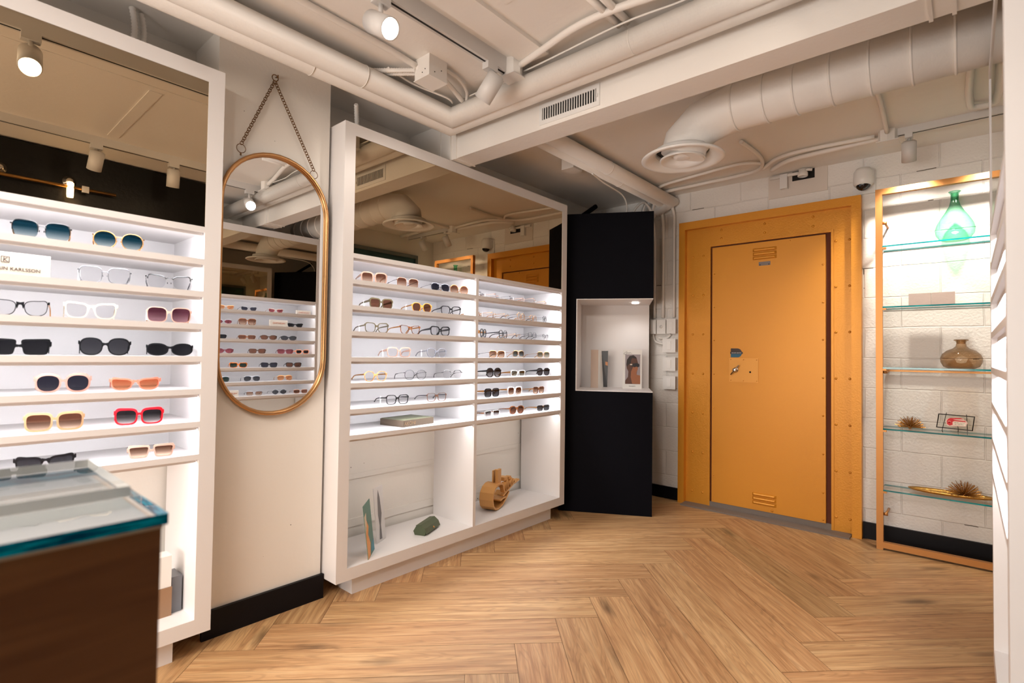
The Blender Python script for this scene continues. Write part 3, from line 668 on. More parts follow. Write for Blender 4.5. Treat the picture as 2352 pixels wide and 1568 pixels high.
pipe('ceiling_pipe', [(2.215, 1.962, 2.500), (4.17, 1.962, 2.500), (4.19, 2.08, 2.40)], .036, 'thinner painted pipe beside the one running to the door corner', group='corner pipes', n=24, bands=[((2.45, 1.962, 2.5), (2.453, 1.962, 2.5)), ((3.45, 1.962, 2.5), (3.453, 1.962, 2.5))])
def cable(pts, r, label, name='conduit', group='thin painted conduits', sm=True, mat=None):
    P_ = [Vector(p) for p in pts]
    if sm and len(P_) > 2:
        out = [P_[0]]
        for i in range(len(P_)-1):
            p0 = P_[max(i-1, 0)]; p1 = P_[i]; p2 = P_[i+1]; p3 = P_[min(i+2, len(P_)-1)]
            for k in range(1, 6):
                t = k/5; out.append(.5*((2*p1)+(p2-p0)*t+(2*p0-5*p1+4*p2-p3)*t*t+(3*p1-p0-3*p2+p3)*t**3))
        P_ = out
    return single(name, MB().tube(P_, r, 8), mat or pipe_m, label, 'conduit', group)
cable([(1.83, 1.56, 2.545), (1.80, 1.40, 2.548), (1.765, 1.2, 2.55), (1.775, 1.0, 2.55), (1.84, .70, 2.55), (1.87, .52, 2.545)], .015, 'bent conduit between the two octagonal boxes on the ceiling')
cable([(1.60, 1.078, 2.556), (1.88, 1.073, 2.556)], .013, 'left conduit of the close pair near the top edge of the photo', sm=False)
cable([(1.60, 1.036, 2.556), (1.88, 1.034, 2.556)], .015, 'right conduit of the close pair near the top edge of the photo', sm=False)
cable([(-2.4, 1.925, 2.556), (.94, 1.94, 2.556), (1.5, 1.95, 2.55), (1.53, 1.93, 2.53)], .014, 'straight conduit running along the ceiling into the square junction box')
cable([(1.63, 1.90, 2.53), (1.74, 1.94, 2.53), (1.87, 1.99, 2.52)], .012, 'left conduit leaving the square junction box towards the pipe corner')
cable([(1.63, 1.88, 2.555), (1.74, 1.89, 2.556), (1.84, 1.93, 2.54), (1.90, 2.0, 2.52)], .008, 'thin cable curving from the square junction box over the pipe corner')
cable([(1.45, 2.06, 2.545), (1.62, 2.08, 2.54), (1.80, 2.04, 2.53), (1.86, 2.06, 2.53)], .005, 'thin wire sagging behind the thick pipes at their corner')
for i, dx in enumerate((0, .035)):
    m_ = MB(); a = Vector((1.53+dx, 1.955, 2.53)); b_ = Vector((1.40+dx, 2.16, 2.545))
    pts = [a+(b_-a)*(k/40) for k in range(41)]; m_.tube(pts, .011, 8, rs=[.0125 if k % 2 else .0095 for k in range(41)])
    single('flexible_conduit', m_, pipe_m, ('upper' if i else 'lower')+' ribbed flexible conduit between junction box and thick pipe', 'conduit', 'ribbed conduits')
for i, (x, y) in enumerate(((.55, 2.52), (.585, 2.54))):
    m_ = MB(); pts = [Vector((x+.012*math.sin(k*.12), y, 2.57-k*.0065)) for k in range(45)]; m_.tube(pts, .011, 8, rs=[.0125 if k % 2 else .0095 for k in range(45)])
    single('flexible_conduit', m_, pipe_m, ('right' if i else 'left')+' ribbed conduit dropping behind the far left cabinet top', 'conduit', 'ribbed conduits')
m_ = MB(); pts = [Vector((1.46+.0035*k, 2.34+.005*k, 2.46-.004*k)) for k in range(40)]; m_.tube(pts, .011, 8, rs=[.0125 if k % 2 else .0095 for k in range(40)])
single('flexible_conduit', m_, pipe_m, 'ribbed conduit dropping behind the left end of the wide cabinet', 'conduit', 'ribbed conduits')
# rib straps of the y-run
cable([(1.86, .62, 2.537), (1.875, .80, 2.538), (1.85, 1.05, 2.538), (1.87, 1.5, 2.537), (1.875, 2.0, 2.537)], .004, 'thin cable lying along the top of the thick pipe')
# square junction box
jb = thing('junction_box', 'square painted junction box with ribbed conduits on the ceiling', 'junction box', (1.58, 1.905, 2.472))
m_ = box(1.527, 1.635, 1.852, 1.956, 2.476, CZ); m_.build('box', pipe_m, jb, bevel=.002)
box(1.523, 1.639, 1.848, 1.960, 2.472, 2.476).build('cover', pipe_m, jb)
for x, y, z in ((1.5265, 1.90, 2.50), (1.5265, 1.88, 2.51), (1.56, 1.8515, 2.50), (1.6, 1.8515, 2.52)): MB().sphere((x, y, z), .003, 6).build('knockout', dark_m, jb)
def octbox(x, y, z0, r, label):
    t = thing('octagonal_box', label, 'junction box', (x, y, z0), group='octagonal ceiling boxes')
    MB().lathe([(0, z0-z0+.004), (r, .004), (r, CZ-z0), (0, CZ-z0)], (x, y, z0), 8, smooth=False).build('box', pipe_m, t)
    box(x-r*1.1, x+r*1.1, y-r*1.1, y+r*1.1, z0, z0+.004).build('cover', trimw, t)
    return t
octbox(1.825, 1.605, 2.49, .046, 'octagonal box at the end of the near ceiling track')
octbox(1.885, .46, 2.50, .046, 'octagonal box on the ceiling seen in the oval mirror')
octbox(3.835, .355, 2.50, .05, 'octagonal box on the ceiling at the end of the door track')
single('junction_box', box(2.98, 3.09, 2.05, 2.15, 2.50, CZ), pipe_m, 'small square box on the ceiling beside the corner pipes', 'junction box', bevel=.002)
# rectangular duct with grille
bd = thing('rectangular_duct', 'long boxed painted duct with a slotted grille crossing the ceiling', 'duct', (2.09, 1.1, 2.31))
DX0, DX1, DZ = 2.066, 2.214, 2.338
box(DX0, DX1, WR, WL, DZ, CZ).build('duct_body', pipe_m, bd)
for y in (2.24, 2.29, 2.38, .02, .08): box(DX0-.007, DX1+.005, y, y+.012, DZ-.006, CZ).build('seam_collar', pipe_m, bd)
gr = MB(); vy0, vy1, vz0, vz1 = 1.277, 1.629, 2.3565, 2.461; gx = DX0-.006
gr.box(gx, DX0, vy0, vy1, vz0, vz0+.022).box(gx, DX0, vy0, vy1, vz1-.022, vz1).box(gx, DX0, vy0, vy0+.018, vz0+.022, vz1-.022).box(gx, DX0, vy1-.018, vy1, vz0+.022, vz1-.022)
n = 22
for k in range(n):
    y = vy0+.025+(vy1-vy0-.05)*k/(n-1); gr.box(gx+.001, DX0-.0015, y-.0025, y+.0025, vz0+.02, vz1-.02)
gro = gr.build('air_grille', trimw, bd)
box(DX0-.0014, DX0-.0006, vy0+.015, vy1-.015, vz0+.015, vz1-.015).build('dark_opening', dark_m, gro)
box(gx-.006, gx, vy0+.008, vy0+.014, 2.395, 2.41).build('damper_lever', trimw, gro)
# round ribbed duct
rd = thing('round_duct', 'fat round painted duct with raised rings and a ceiling diffuser', 'duct', (2.65, .4, 2.24))
AX, AZ, AR = 2.65, 2.437, .112
m_ = MB(); path = [(AX, WR, AZ), (AX, .86, AZ)]
path += [(AX, 1.02, AZ-.035), (AX, 1.11, AZ-.11)]
path.append((AX, 1.13, 2.255)); m_.tube(path, AR, 36); m_.build('duct_body', pipe_m, rd)
for y in (.853, .713, .585, .442, .301, .162, .028, -.11, -.25, -.39):
    MB().tube([(AX, y-.005, AZ), (AX, y-.002, AZ), (AX, y+.002, AZ), (AX, y+.005, AZ)], AR, 36, rs=[AR, AR+.006, AR+.006, AR]).build('duct_ring', pipe_m, rd)
MB().lathe([(.138, .030), (.150, .020), (.178, .012), (.200, .012), (.209, .006), (.210, 0), (.203, -.004), (.185, -.002), (.160, .010), (.140, .028), (.134, .040), (.134, .050), (.140, .050), (.138, .030)], (AX, 1.13, 2.238), 48).build('diffuser_rim', trimw, rd)
MB().lathe([(.112, -.006), (.116, 0), (.100, .012), (.075, .030), (.062, .044), (.058, .044), (.072, .026), (.094, .006), (.108, -.007), (.112, -.006)], (AX, 1.13, 2.238), 40).build('diffuser_cone', trimw, rd)
MB().lathe([(0, .004), (.028, .004), (.044, .010), (.047, .016), (.030, .040), (0, .045)], (AX, 1.13, 2.238), 28).build('diffuser_core', trimw, rd)
MB().lathe([(0, 0), (.134, 0), (.134, .002), (0, .002)], (AX, 1.13, 2.288), 30).build('dark_opening', dark_m, rd)
# conduits by the door corner
cable([(3.40, 1.07, 2.555), (3.67, 1.05, 2.555), (3.86, 1.07, 2.553), (3.99, 1.14, 2.553), (4.03, 1.30, 2.553), (4.04, 1.6, 2.553), (4.07, 1.98, 2.55), (4.12, 2.1, 2.47), (4.14, 2.12, 2.32)], .013, 'conduit sweeping across the ceiling above the yellow door to the corner')
cable([(4.15, 2.03, 2.45), (4.05, 1.95, 2.55), (3.90, 1.84, 2.555), (3.83, 1.52, 2.555), (3.79, 1.2, 2.555), (3.88, 1.07, 2.553)], .011, 'curved conduit on the ceiling looping towards the diffuser')
cable([(3.98, 1.10, 2.553), (3.84, .97, 2.555), (3.80, .80, 2.556), (3.81, .42, 2.55)], .013, 'conduit between the door corner bundle and the door track box')
cable([(4.05, 1.06, 2.553), (3.93, .92, 2.555), (3.90, .70, 2.556), (3.88, .30, 2.556), (3.87, -.4, 2.556)], .016, 'long straight conduit above the door track')
cable([(2.78, .34, 2.54), (3.3, .34, 2.556), (3.78, .355, 2.55)], .012, 'conduit from the round duct to the door track box')
cable([(3.15, -.02, 2.555), (3.60, -.015, 2.55), (3.70, -.07, 2.55), (3.72, -.4, 2.55)], .016, 'bent conduit at the upper right above the gold shelf unit')
cable([(3.08, 1.96, 2.46), (3.30, 2.00, 2.46), (3.60, 2.02, 2.45), (3.72, 2.04, 2.38), (3.75, 2.08, 2.31)], .006, 'thin cables hanging along the corner pipe')
cable([(4.20, 2.04, 2.40), (4.05, 2.06, 2.50), (3.98, 2.12, 2.42), (3.98, 2.16, 2.31)], .011, 'looped cable above the black cabinet')
cable([(4.215, 1.90, 2.52), (4.225, 1.878, 2.42), (4.232, 1.874, 2.30), (4.232, 1.872, 1.53)], .013, 'vertical conduit nearest the yellow door, down to the switches')
cable([(4.215, 1.985, 2.45), (4.232, 1.975, 2.3), (4.232, 1.971, 1.53)], .014, 'middle vertical conduit down to the switches')
cable([(4.20, 2.06, 2.4), (4.232, 2.05, 2.2), (4.235, 2.049, 1.53)], .012, 'vertical conduit nearest the black cabinet, down to the switches')
cable([(4.235, 2.06, 1.39), (4.235, 2.04, 1.33), (4.235, 1.97, 1.305), (4.235, 1.94, 1.31)], .009, 'curved conduit below the left light switch')
cable([(4.235, 1.90, 1.39), (4.235, 1.93, 1.36), (4.235, 1.985, 1.355), (4.235, 2.01, 1.36)], .009, 'short conduit joining the switch boxes')
single('black_bar', MB().tube([(3.66, 2.54, 2.31), (3.90, 2.44, 2.50)], .02, 8), black_m, 'short black bar rising behind the black cabinet top', 'bar')
cable([(2.655, -.085, 2.31), (2.65, -.090, 2.42), (2.60, -.10, CZ)], .011, 'grey conduit rising from the far corner of the right cabinet to the ceiling', sm=False)
# switches
def switch(y0, y1, z0, z1, label, knob=False):
    t = thing('light_switch', label, 'switch', (4.24, (y0+y1)/2, z0), group='white surface switches')
    yc = (y0+y1)/2; d = .03
    box(WD-.055, WD, y0+.006, y1-.006, z0+.005, z1-.005).build('back_box', trimw, t, bevel=.003)
    box(WD-.061, WD-.055, y0, y1, z0, z1).build('face_plate', trimw, t, bevel=.002)
    if knob: MB().lathe([(.014, 0), (.012, .008), (0, .008)], (WD-.061, yc, (z0+z1)/2), 16, axis=(-1, 0, 0)).build('dial', grayw, t)
    else: box(WD-.066, WD-.061, yc-.016, yc+.016, (z0+z1)/2-.034, (z0+z1)/2+.034).build('rocker', P('rocker_white', (.88, .87, .85), .3), t, bevel=.001)
for a, b_, z0, z1, l, kn in ((2.018, 2.096, 1.392, 1.512, 'white rocker switch, left of the top row beside the door', 0), (1.930, 2.010, 1.392, 1.512, 'white switch with a round dial, middle of the top row', 1), (1.842, 1.922, 1.392, 1.516, 'white rocker switch nearest the door in the top row', 0),
                         (1.842, 1.955, 1.236, 1.350, 'white switch, upper of the three stacked beside the door', 0), (1.842, 1.953, 1.080, 1.193, 'white switch, middle of the three stacked beside the door', 0), (1.842, 1.952, .926, 1.036, 'white switch, lowest of the three stacked beside the door', 0)):
    switch(a, b_, z0, z1, l, kn)
# security camera dome, sensor, patched opening with pipe elbow
sc = thing('security_camera', 'white dome security camera on the wall above the door frame corner', 'camera', (4.20, .525, 2.33))
m_ = box(4.245, WD, .462, .592, 2.325, 2.48).build('mount_plate', trimw, sc, bevel=.004)
m_ = MB(); m_.lathe([(0, .14), (.040, .138), (.054, .115), (.058, .07), (.058, .035), (.045, .02), (.0, .02)], (4.19, .525, 2.345), 28); m_.box(4.19, 4.25, .468, .582, 2.38, 2.47); m_.build('housing', trimw, sc)
MB().sphere((4.185, .525, 2.376), .045, 20, sz=.95).build('lens_dome', P('black_gloss', (.004, .004, .006), .05), sc)
single('patch_panel', box(4.252, WD, .745, 1.136, 2.40, CZ), mat_paint('patch_paint', (.74, .67, .60), .5, 0, .1), 'beige painted board on the wall above the door', 'panel')
single('wall_opening', box(4.250, 4.2515, .826, .972, 2.505, CZ-.002), dark_m, 'small square dark opening in the wall above the door', 'opening')
se = MB().box(4.215, 4.252, .998, 1.048, 2.455, 2.56); single('motion_sensor', se, trimw, 'small white motion sensor left of the dark wall opening', 'sensor', bevel=.008)
m_ = MB(); m_.tube([(4.235, 1.12, 2.55), (4.235, .98, 2.552), (4.235, .915, 2.552)], .012, 12); m_.lathe([(.030, 0), (.034, .004), (.034, .028), (.026, .034), (.026, .055), (0, .055)], (4.215, .895, 2.515), 24); m_.tube([(4.215, .895, 2.56), (4.215, .86, 2.56), (4.22, .835, 2.555)], .010, 10)
single('alarm_fitting', m_, pipe_m, 'round painted fitting on a pipe stub in front of the wall opening', 'fitting')

# ------------------------------------------------------------------ track lights
def track(p0, p1, label, z=2.53):
    p0, p1 = Vector(p0), Vector(p1); d = (p1-p0).normalized(); n = Vector((-d.y, d.x, 0))
    m_ = MB(); m_.obox(p0-n*.018+Vector((0, 0, z)), p1-p0, n*.036, (0, 0, CZ-z))
    t = thing('light_track', label, 'track', (p0+p1)/2+Vector((0, 0, z)), group='ceiling light tracks')
    m_.build('rail', grayw, t)
    MB().obox(p0-n*.005+Vector((0, 0, z-.0006)), p1-p0, n*.010, (0, 0, .0006)).build('slot', dark_m, t)
track((-2.4, 1.622, 0), (1.79, 1.622, 0), 'near ceiling track that carries the glaring spotlight', 2.508)
track((-1.2, .30, 0), (1.90, .30, 0), 'second ceiling track, seen in the far left cabinet mirror', 2.525)
track((3.845, .33, 0), (3.845, -.42, 0), 'ceiling track over the gold shelf unit', 2.535)
def head(x, y, ztop, aim, label, on=True, power=30, spot=60, r=.040, L=.125, col=(1, .88, .77), blend=.7, adz=.03):
    """ztop = underside of the track"""
    t = thing('spotlight', label, 'spotlight', (x, y, ztop), group='white cylinder track spotlights')
    box(x-.032, x+.032, y-.018, y+.018, ztop-adz, ztop).build('adapter', grayw, t, bevel=.002)
    a = Vector(aim).normalized(); piv = Vector((x, y, ztop-adz-.075))
    MB().tube([(x, y, ztop-adz), (x, y, ztop-adz-.06)], .009, 10).build('stem', grayw, t)
    b0 = piv-a*(L*.5)
    m_ = MB(); m_.lathe([(0, 0), (r*.80, 0), (r*.82, .006), (r, .006), (r, L), (r*.9, L), (r*.9, L-.012), (0, L-.012)], b0, 28, axis=a); m_.build('lamp_body', grayw, t)
    disc = MB().lathe([(0, L-.009), (r*.88, L-.009), (r*.88, L-.0115), (0, L-.0115)], b0, 24, axis=a).build('lamp_lens', lamp_m if on else P('lens_off', (.5, .48, .45), .3), t)
    if on: light('spot_beam', 'SPOT', b0+a*(L+.004), b0+a*(L+2), power, col, .035, spot, blend, parent=t)
    return t
head(1.105, 1.622, 2.508, (.10, -.80, -.50), 'glaring white spotlight on the near ceiling track at the top', power=40, spot=110)
head(1.690, 1.622, 2.508, (-.05, .68, -.72), 'white spotlight at the end of the near track, seen from behind against the pipe', power=16, spot=95)
head(.30, 1.622, 2.508, (-.05, .52, -.62), 'lit spotlight reflected in the far left cabinet mirror', power=18, spot=62)
head(.765, .30, 2.525, (-.05, -.45, -.8), 'spotlight turned away on the second track, left one in the bronze mirror', power=12, spot=75)
head(1.205, .30, 2.525, (.05, -.30, -.9), 'spotlight turned away on the second track, right one in the bronze mirror', power=12, spot=75)
head(1.815, .30, 2.525, (-.12, .80, -.50), 'spotlight on the second track, glaring in the oval mirror', power=30, spot=62)
head(3.845, .255, 2.535, (.50, .04, -.87), 'white spotlight over the left end of the gold shelf unit', power=85, spot=100, L=.118, r=.0365)
head(3.845, -.145, 2.535, (.52, .10, -.86), 'spotlight over the right end of the gold shelf unit, seen in the bronze mirror', power=85, spot=100, L=.118, r=.0365)
head(-.25, .30, 2.525, (2.4, 1.9, -1.3), 'added fill spotlight out of view on the second track, aimed at the wide cabinet', power=34, spot=60)  # this and the next two heads are added to light cabinet fronts and door
head(-.60, .30, 2.525, (1.5, 2.0, -1.2), 'added fill spotlight out of view on the second track, aimed at the far left cabinet', power=38, spot=60)
head(-.95, .30, 2.525, (5.1, 1.12, -1.50), 'added fill spotlight out of view on the second track, aimed at the yellow door', power=125, spot=44, blend=1)
# brass rail with hanging bulb on the black wall, seen in the bronze mirror
ra = thing('barn_door_rail', 'long brass rail with round fixings on the black wall, seen in mirror', 'rail', (.5, -.12, 2.3))
m_ = MB().tube([(-.2, -.085, 2.305), (.955, -.085, 2.310)], .011, 12); m_.build('bar', P('brass_dark', hexc(150, 110, 60), .3, .9), ra)
for x in (.35, .70): MB().lathe([(.038, 0), (.038, .008), (.02, .014), (.02, .03), (0, .03)], (x, -.135, 2.355), 22, axis=(0, 1, 0)).build('fixing', chrome, ra)
box(.76, .80, -.10, -.07, 2.285, 2.33).build('clamp', chrome, ra)
m_ = MB().lathe([(0, 0), (.018, .002), (.020, .02), (.020, .10), (.012, .11), (0, .11)], (.70, -.085, 2.235), 18)
single('tube_lamp', m_, EM('bulb_warm', (1, .72, .40), 22), 'glowing tube lamp hanging from the brass rail fixing', 'lamp')
light('lamp_glow', 'POINT', (.74, -.03, 2.22), (0, 0, 0), 1.2, (1, .72, .42), .03)

# ------------------------------------------------------------------ things in the lower bays
BFZ = BZ+FR
m_ = MB().prism([(1.752, 2.333, SH[7]), (1.905, 2.325, SH[7]), (1.99, 2.350, SH[7]), (2.03, 2.50, SH[7]), (1.80, 2.53, SH[7])], (0, 0, .001))
m_.b.free()
bk = thing('coffee_table_book', 'thick olive-brown book lying on the seventh shelf of the wide cabinet', 'book', (1.90, 2.43, SH[7]), .12)
def bl(x0, x1, y0, y1, z0, z1, nm, m, bev=0): box(x0, x1, y0, y1, z0, z1).build(nm, m, bk, bevel=bev, local=True)
bkm = P('book_cover', hexc(92, 78, 64), .5, .1); bl(-.125, .115, -.085, .10, 0, .036, 'cover', bkm, .001)
bl(-.12, .11, -.08, .095, .036, .0385, 'top_board', P('book_top', hexc(112, 114, 92), .4))
tb = text_obj('lettering', 'AKONI', .028, P('foil', hexc(176, 148, 118), .3, .5), bk, Vector((1.90, 2.43, SH[7]))+Vector((-.075, -.0856, .018)), ((1, 0, 0), (0, 0, 1)))
# green case
gc = thing('glasses_case', 'dark green leather glasses case with a gold stud in the lower bay', 'case', (2.045, 2.43, BFZ), .42)
lm = P('green_leather', hexc(74, 84, 58), .5, bump=(300, .2)); 
sec = [(-.032, 0), (.030, 0), (.040, .022), (.022, .052), (-.006, .056), (-.030, .036), (-.038, .014)]
m_ = MB(); m_.prism([(-.09, y, z) for y, z in sec], (.18, 0, 0)); m_.build('body', lm, gc, bevel=.004, local=True)
m_ = MB(); fl = [(.024, .055), (-.008, .060), (-.034, .040), (-.047, .012), (-.045, .010), (-.031, .036), (-.006, .057), (.023, .053)]
m_.prism([(-.092, y, z) for y, z in fl], (.184, 0, 0)); m_.build('flap', lm, gc, local=True)
MB().lathe([(.006, 0), (.005, .002), (0, .0025)], (.01, -.0425, .024), 12, axis=(0, -.9, .45)).build('stud', P('stud_gold', hexc(226, 160, 90), .3, .8), gc, local=True)
# art cards
def artcard(base, dirv, L, H, lean, label, mats, shapes):
    base = Vector(base); d = Vector(dirv).normalized(); n = Vector((d.y, -d.x, 0)); upv = (Vector((0, 0, 1))+n*lean).normalized()
    t = thing('art_card', label, 'card', base+d*L/2)
    MB().obox(base, d*L, upv*H, n*.003).build('card', mats[0], t)
    for mt, pts in shapes:
        for dd in (-.0003, .0033): MB().prism([base+d*(u*L)+upv*(v*H)+n*dd for u, v in pts], n*.0002).build('print', mt, t)
teal = P('art_teal', hexc(92, 130, 118), .5); orng = P('art_orange', hexc(232, 160, 84), .5); cream = P('art_cream', hexc(228, 208, 180), .5); sk = P('art_sketch', hexc(120, 118, 120), .6)
artcard((1.556, 2.300, BFZ), (.119, .116, 0), .150, .27, -.12, 'teal and orange floral card standing at the left of the lower bay', [teal],
        [(cream, [(0, .45), (.22, .6), (.28, .84), (0, .80)]), (orng, [(0, 0), (.35, .02), (.5, .22), (.3, .42), (.45, .55), (.25, .7), (.2, .55), (0, .5)]), (P('art_blue', hexc(70, 140, 160), .5), [(.55, .05), (1, .0), (1, .22), (.7, .2)])])
artcard((1.715, 2.455, BFZ), (.10, .05, 0), .10, .30, -.1, 'white card with a grey sketched figure behind the floral card', [P('art_white', (.7, .7, .7), .6)],
        [(sk, [(.3, .05), (.6, .04), (.55, .3), (.7, .5), (.6, .8), (.45, .95), (.35, .8), (.3, .5), (.4, .3)])])
# gold script logo
lg = thing('gold_sculpture', 'gold cut-out script sculpture with a big loop in the right lower bay', 'sculpture', (2.62, 2.39, BFZ+.003), .30)
def ribbon(pts, dep, th, nm):
    """band following a 2-D path in the x-z plane, extruded along y"""
    V = [Vector((p[0], 0, p[1])) for p in pts]; out, inn = [], []
    for i, p in enumerate(V):
        t = (V[min(i+1, len(V)-1)]-V[max(i-1, 0)]).normalized(); n_ = Vector((-t.z, 0, t.x)); out.append(p+n_*th/2); inn.append(p-n_*th/2)
    m_ = MB()
    for i in range(len(V)-1): m_.prism([out[i], out[i+1], inn[i+1], inn[i]], (0, dep, 0))
    bmesh.ops.remove_doubles(m_.b, verts=m_.b.verts, dist=.0002)
    return m_
loop = [(.20, .080), (.15, .045), (.09, .016), (.03, .004), (-.02, .012), (-.052, .038), (-.065, .080), (-.055, .122), (-.025, .152), (.02, .166), (.06, .166), (.09, .156), (.104, .135)]
ribbon(loop, .10, .012, '').build('loop', gold_pt, lg, local=True)
m_ = MB(); m_.box(.03, .085, .012, .030, .168, .262); m_.box(.03, .085, .045, .055, .168, .255); m_.build('stem', gold_pt, lg, local=True)
def merge(a, b_):
    me_ = bpy.data.meshes.new('k'); b_.b.to_mesh(me_); b_.b.free(); a.b.from_mesh(me_); bpy.data.meshes.remove(me_)
m_ = ribbon([(.055, .052), (.10, .058), (.15, .055)], .10, .010, '')
zig = [(.10, .135), (.118, .095), (.135, .155), (.150, .100), (.172, .168), (.186, .108), (.205, .150), (.222, .112), (.246, .165), (.258, .118), (.285, .150), (.30, .120), (.38, .128)]
merge(m_, ribbon(zig, .030, .010, '')); merge(m_, ribbon([(.10, .075), (.20, .100), (.30, .125)], .030, .010, ''))
m_.box(.135, .19, .01, .055, .165, .190).box(.215, .25, .01, .045, .160, .180)
m_.build('letters', gold_pt, lg, local=True)
# boxes at the foot of the far left cabinet
single('picture_box', box(.56, .712, 2.388, 2.50, BFZ, BFZ+.112), [P('box_tan', hexc(150, 116, 88), .4)], 'brown picture box at the foot of the far left cabinet', 'box', bevel=.002)
single('picture_box', box(.716, .752, 2.405, 2.50, BFZ, BFZ+.142), [P('box_grey', hexc(110, 112, 118), .3)], 'narrow grey box standing behind the brown picture box', 'box')
single('product_box', box(.61, .710, 2.392, 2.46, BFZ+.113, BFZ+.235), [P('box_white', (.8, .77, .73), .5)], 'white box standing on the brown picture box', 'box', bevel=.004)

# ------------------------------------------------------------------ brand signs on shelves
def sign(x0, x1, yc, sg, z, h, label, lines, tilt=0, letter=.012, mat=None):
    t = thing('brand_sign', label, 'sign', ((x0+x1)/2, yc, z), group='cream shelf sign blocks')
    box(x0, x1, yc, yc+sg*.028, z, z+h).build('block', mat or P('sign_cream', (.60, .54, .46), .5), t, bevel=.001)
    fac = ((1, 0, 0), (0, 0, 1)) if sg > 0 else ((-1, 0, 0), (0, 0, 1))
    for txt, zz, sz, mt in lines: text_obj('lettering', txt, sz, mt, t, ((x0+x1)/2, yc-sg*.0006, z+zz), fac)
    return t
inkb = P('ink_brown', hexc(70, 56, 48), .5); inkr = P('ink_copper', hexc(170, 100, 74), .4, .3)
sg1 = sign(.085, .305, 2.318, 1, SH[2], .074, 'cream sign block with a square monogram at the left of the second shelf', [('ANNA-KARIN KARLSSON', .020, .0150, inkb)])
m_ = MB(); o_ = (.195, 2.3175, SH[2]+.050)
m_.ring([(o_[0]-.010, o_[1], o_[2]-.010), (o_[0]+.010, o_[1], o_[2]-.010), (o_[0]+.010, o_[1], o_[2]+.010), (o_[0]-.010, o_[1], o_[2]+.010)], [(o_[0]-.0085, o_[1], o_[2]-.0085), (o_[0]+.0085, o_[1], o_[2]-.0085), (o_[0]+.0085, o_[1], o_[2]+.0085), (o_[0]-.0085, o_[1], o_[2]+.0085)], (0, -.0005, 0))
m_.tube([(o_[0]-.004, o_[1], o_[2]-.007), (o_[0]-.003, o_[1], o_[2]+.007)], .0009, 5).tube([(o_[0]-.003, o_[1], o_[2]-.001), (o_[0]+.005, o_[1], o_[2]+.007)], .0009, 5).tube([(o_[0]-.003, o_[1], o_[2]), (o_[0]+.006, o_[1], o_[2]-.007)], .0009, 5)
m_.build('monogram', inkb, sg1)
sign(2.46, 2.60, -.125, -1, SH[1], .040, 'low cream sign block on the top shelf seen in the oval mirror', [('VALENTINO', .018, .020, inkr)])
sign(2.20, 2.365, -.115, -1, SH[2], .060, 'beige sign block on the second shelf seen in the oval mirror', [('VALENTINO', .030, .022, inkr)])
sign(1.80, 1.935, -.115, -1, SH[7], .055, 'cream sign block on the lowest lit shelf in the oval mirror', [('VALENTINO', .028, .020, inkr)])

# ------------------------------------------------------------------ eyewear
LENS = {
 'clear': glassy('lens_clear', (.90, .90, .91), ior=1.35), 'grey': glassy('lens_grey', (0.106, 0.106, 0.119), (0.175, 0.175, 0.188), ior=1.4),
 'black': glassy('lens_black', (0.044, 0.044, 0.050), (0.075, 0.075, 0.081), ior=1.4), 'greyg': glassy('lens_grey_grad', (0.075, 0.069, 0.075), (0.775, 0.750, 0.750), z0=.004, z1=.040, ior=1.4),
 'browng': glassy('lens_brown_grad', (0.27, 0.125, 0.08), (0.950, 0.775, 0.625), z0=.002, z1=.040, ior=1.4), 'brown': glassy('lens_brown', (0.26, 0.13, 0.09), (0.300, 0.150, 0.100), ior=1.4),
 'tealg': glassy('lens_teal_grad', (.020, .085, .125), (.66, .72, .73), z0=.004, z1=.040, ior=1.4), 'pinkg': glassy('lens_pink_grad', (.20, .07, .10), (.70, .45, .48), z0=.0, z1=.042, ior=1.4),
 'coral': glassy('lens_coral', (0.775, 0.213, 0.100), (0.950, 0.525, 0.325), ior=1.4), 'navy': glassy('lens_navy', (.060, .060, .085), (.13, .13, .16), ior=1.4),
 'wine': glassy('lens_wine', (0.275, 0.075, 0.100), (0.525, 0.200, 0.213), ior=1.4), 'green': glassy('lens_green', (0.044, 0.075, 0.062), (0.088, 0.125, 0.106), ior=1.4),
 'oliveg': glassy('lens_olive_grad', (0.125, 0.119, 0.088), (0.750, 0.725, 0.625), z0=.002, z1=.04, ior=1.4), 'tan': glassy('lens_tan', (0.688, 0.325, 0.163), (0.938, 0.525, 0.312), ior=1.4),
 'tealgrey': glassy('lens_teal_grey', (0.100, 0.112, 0.112), (0.438, 0.562, 0.600), z0=.0, z1=.04, ior=1.4)}
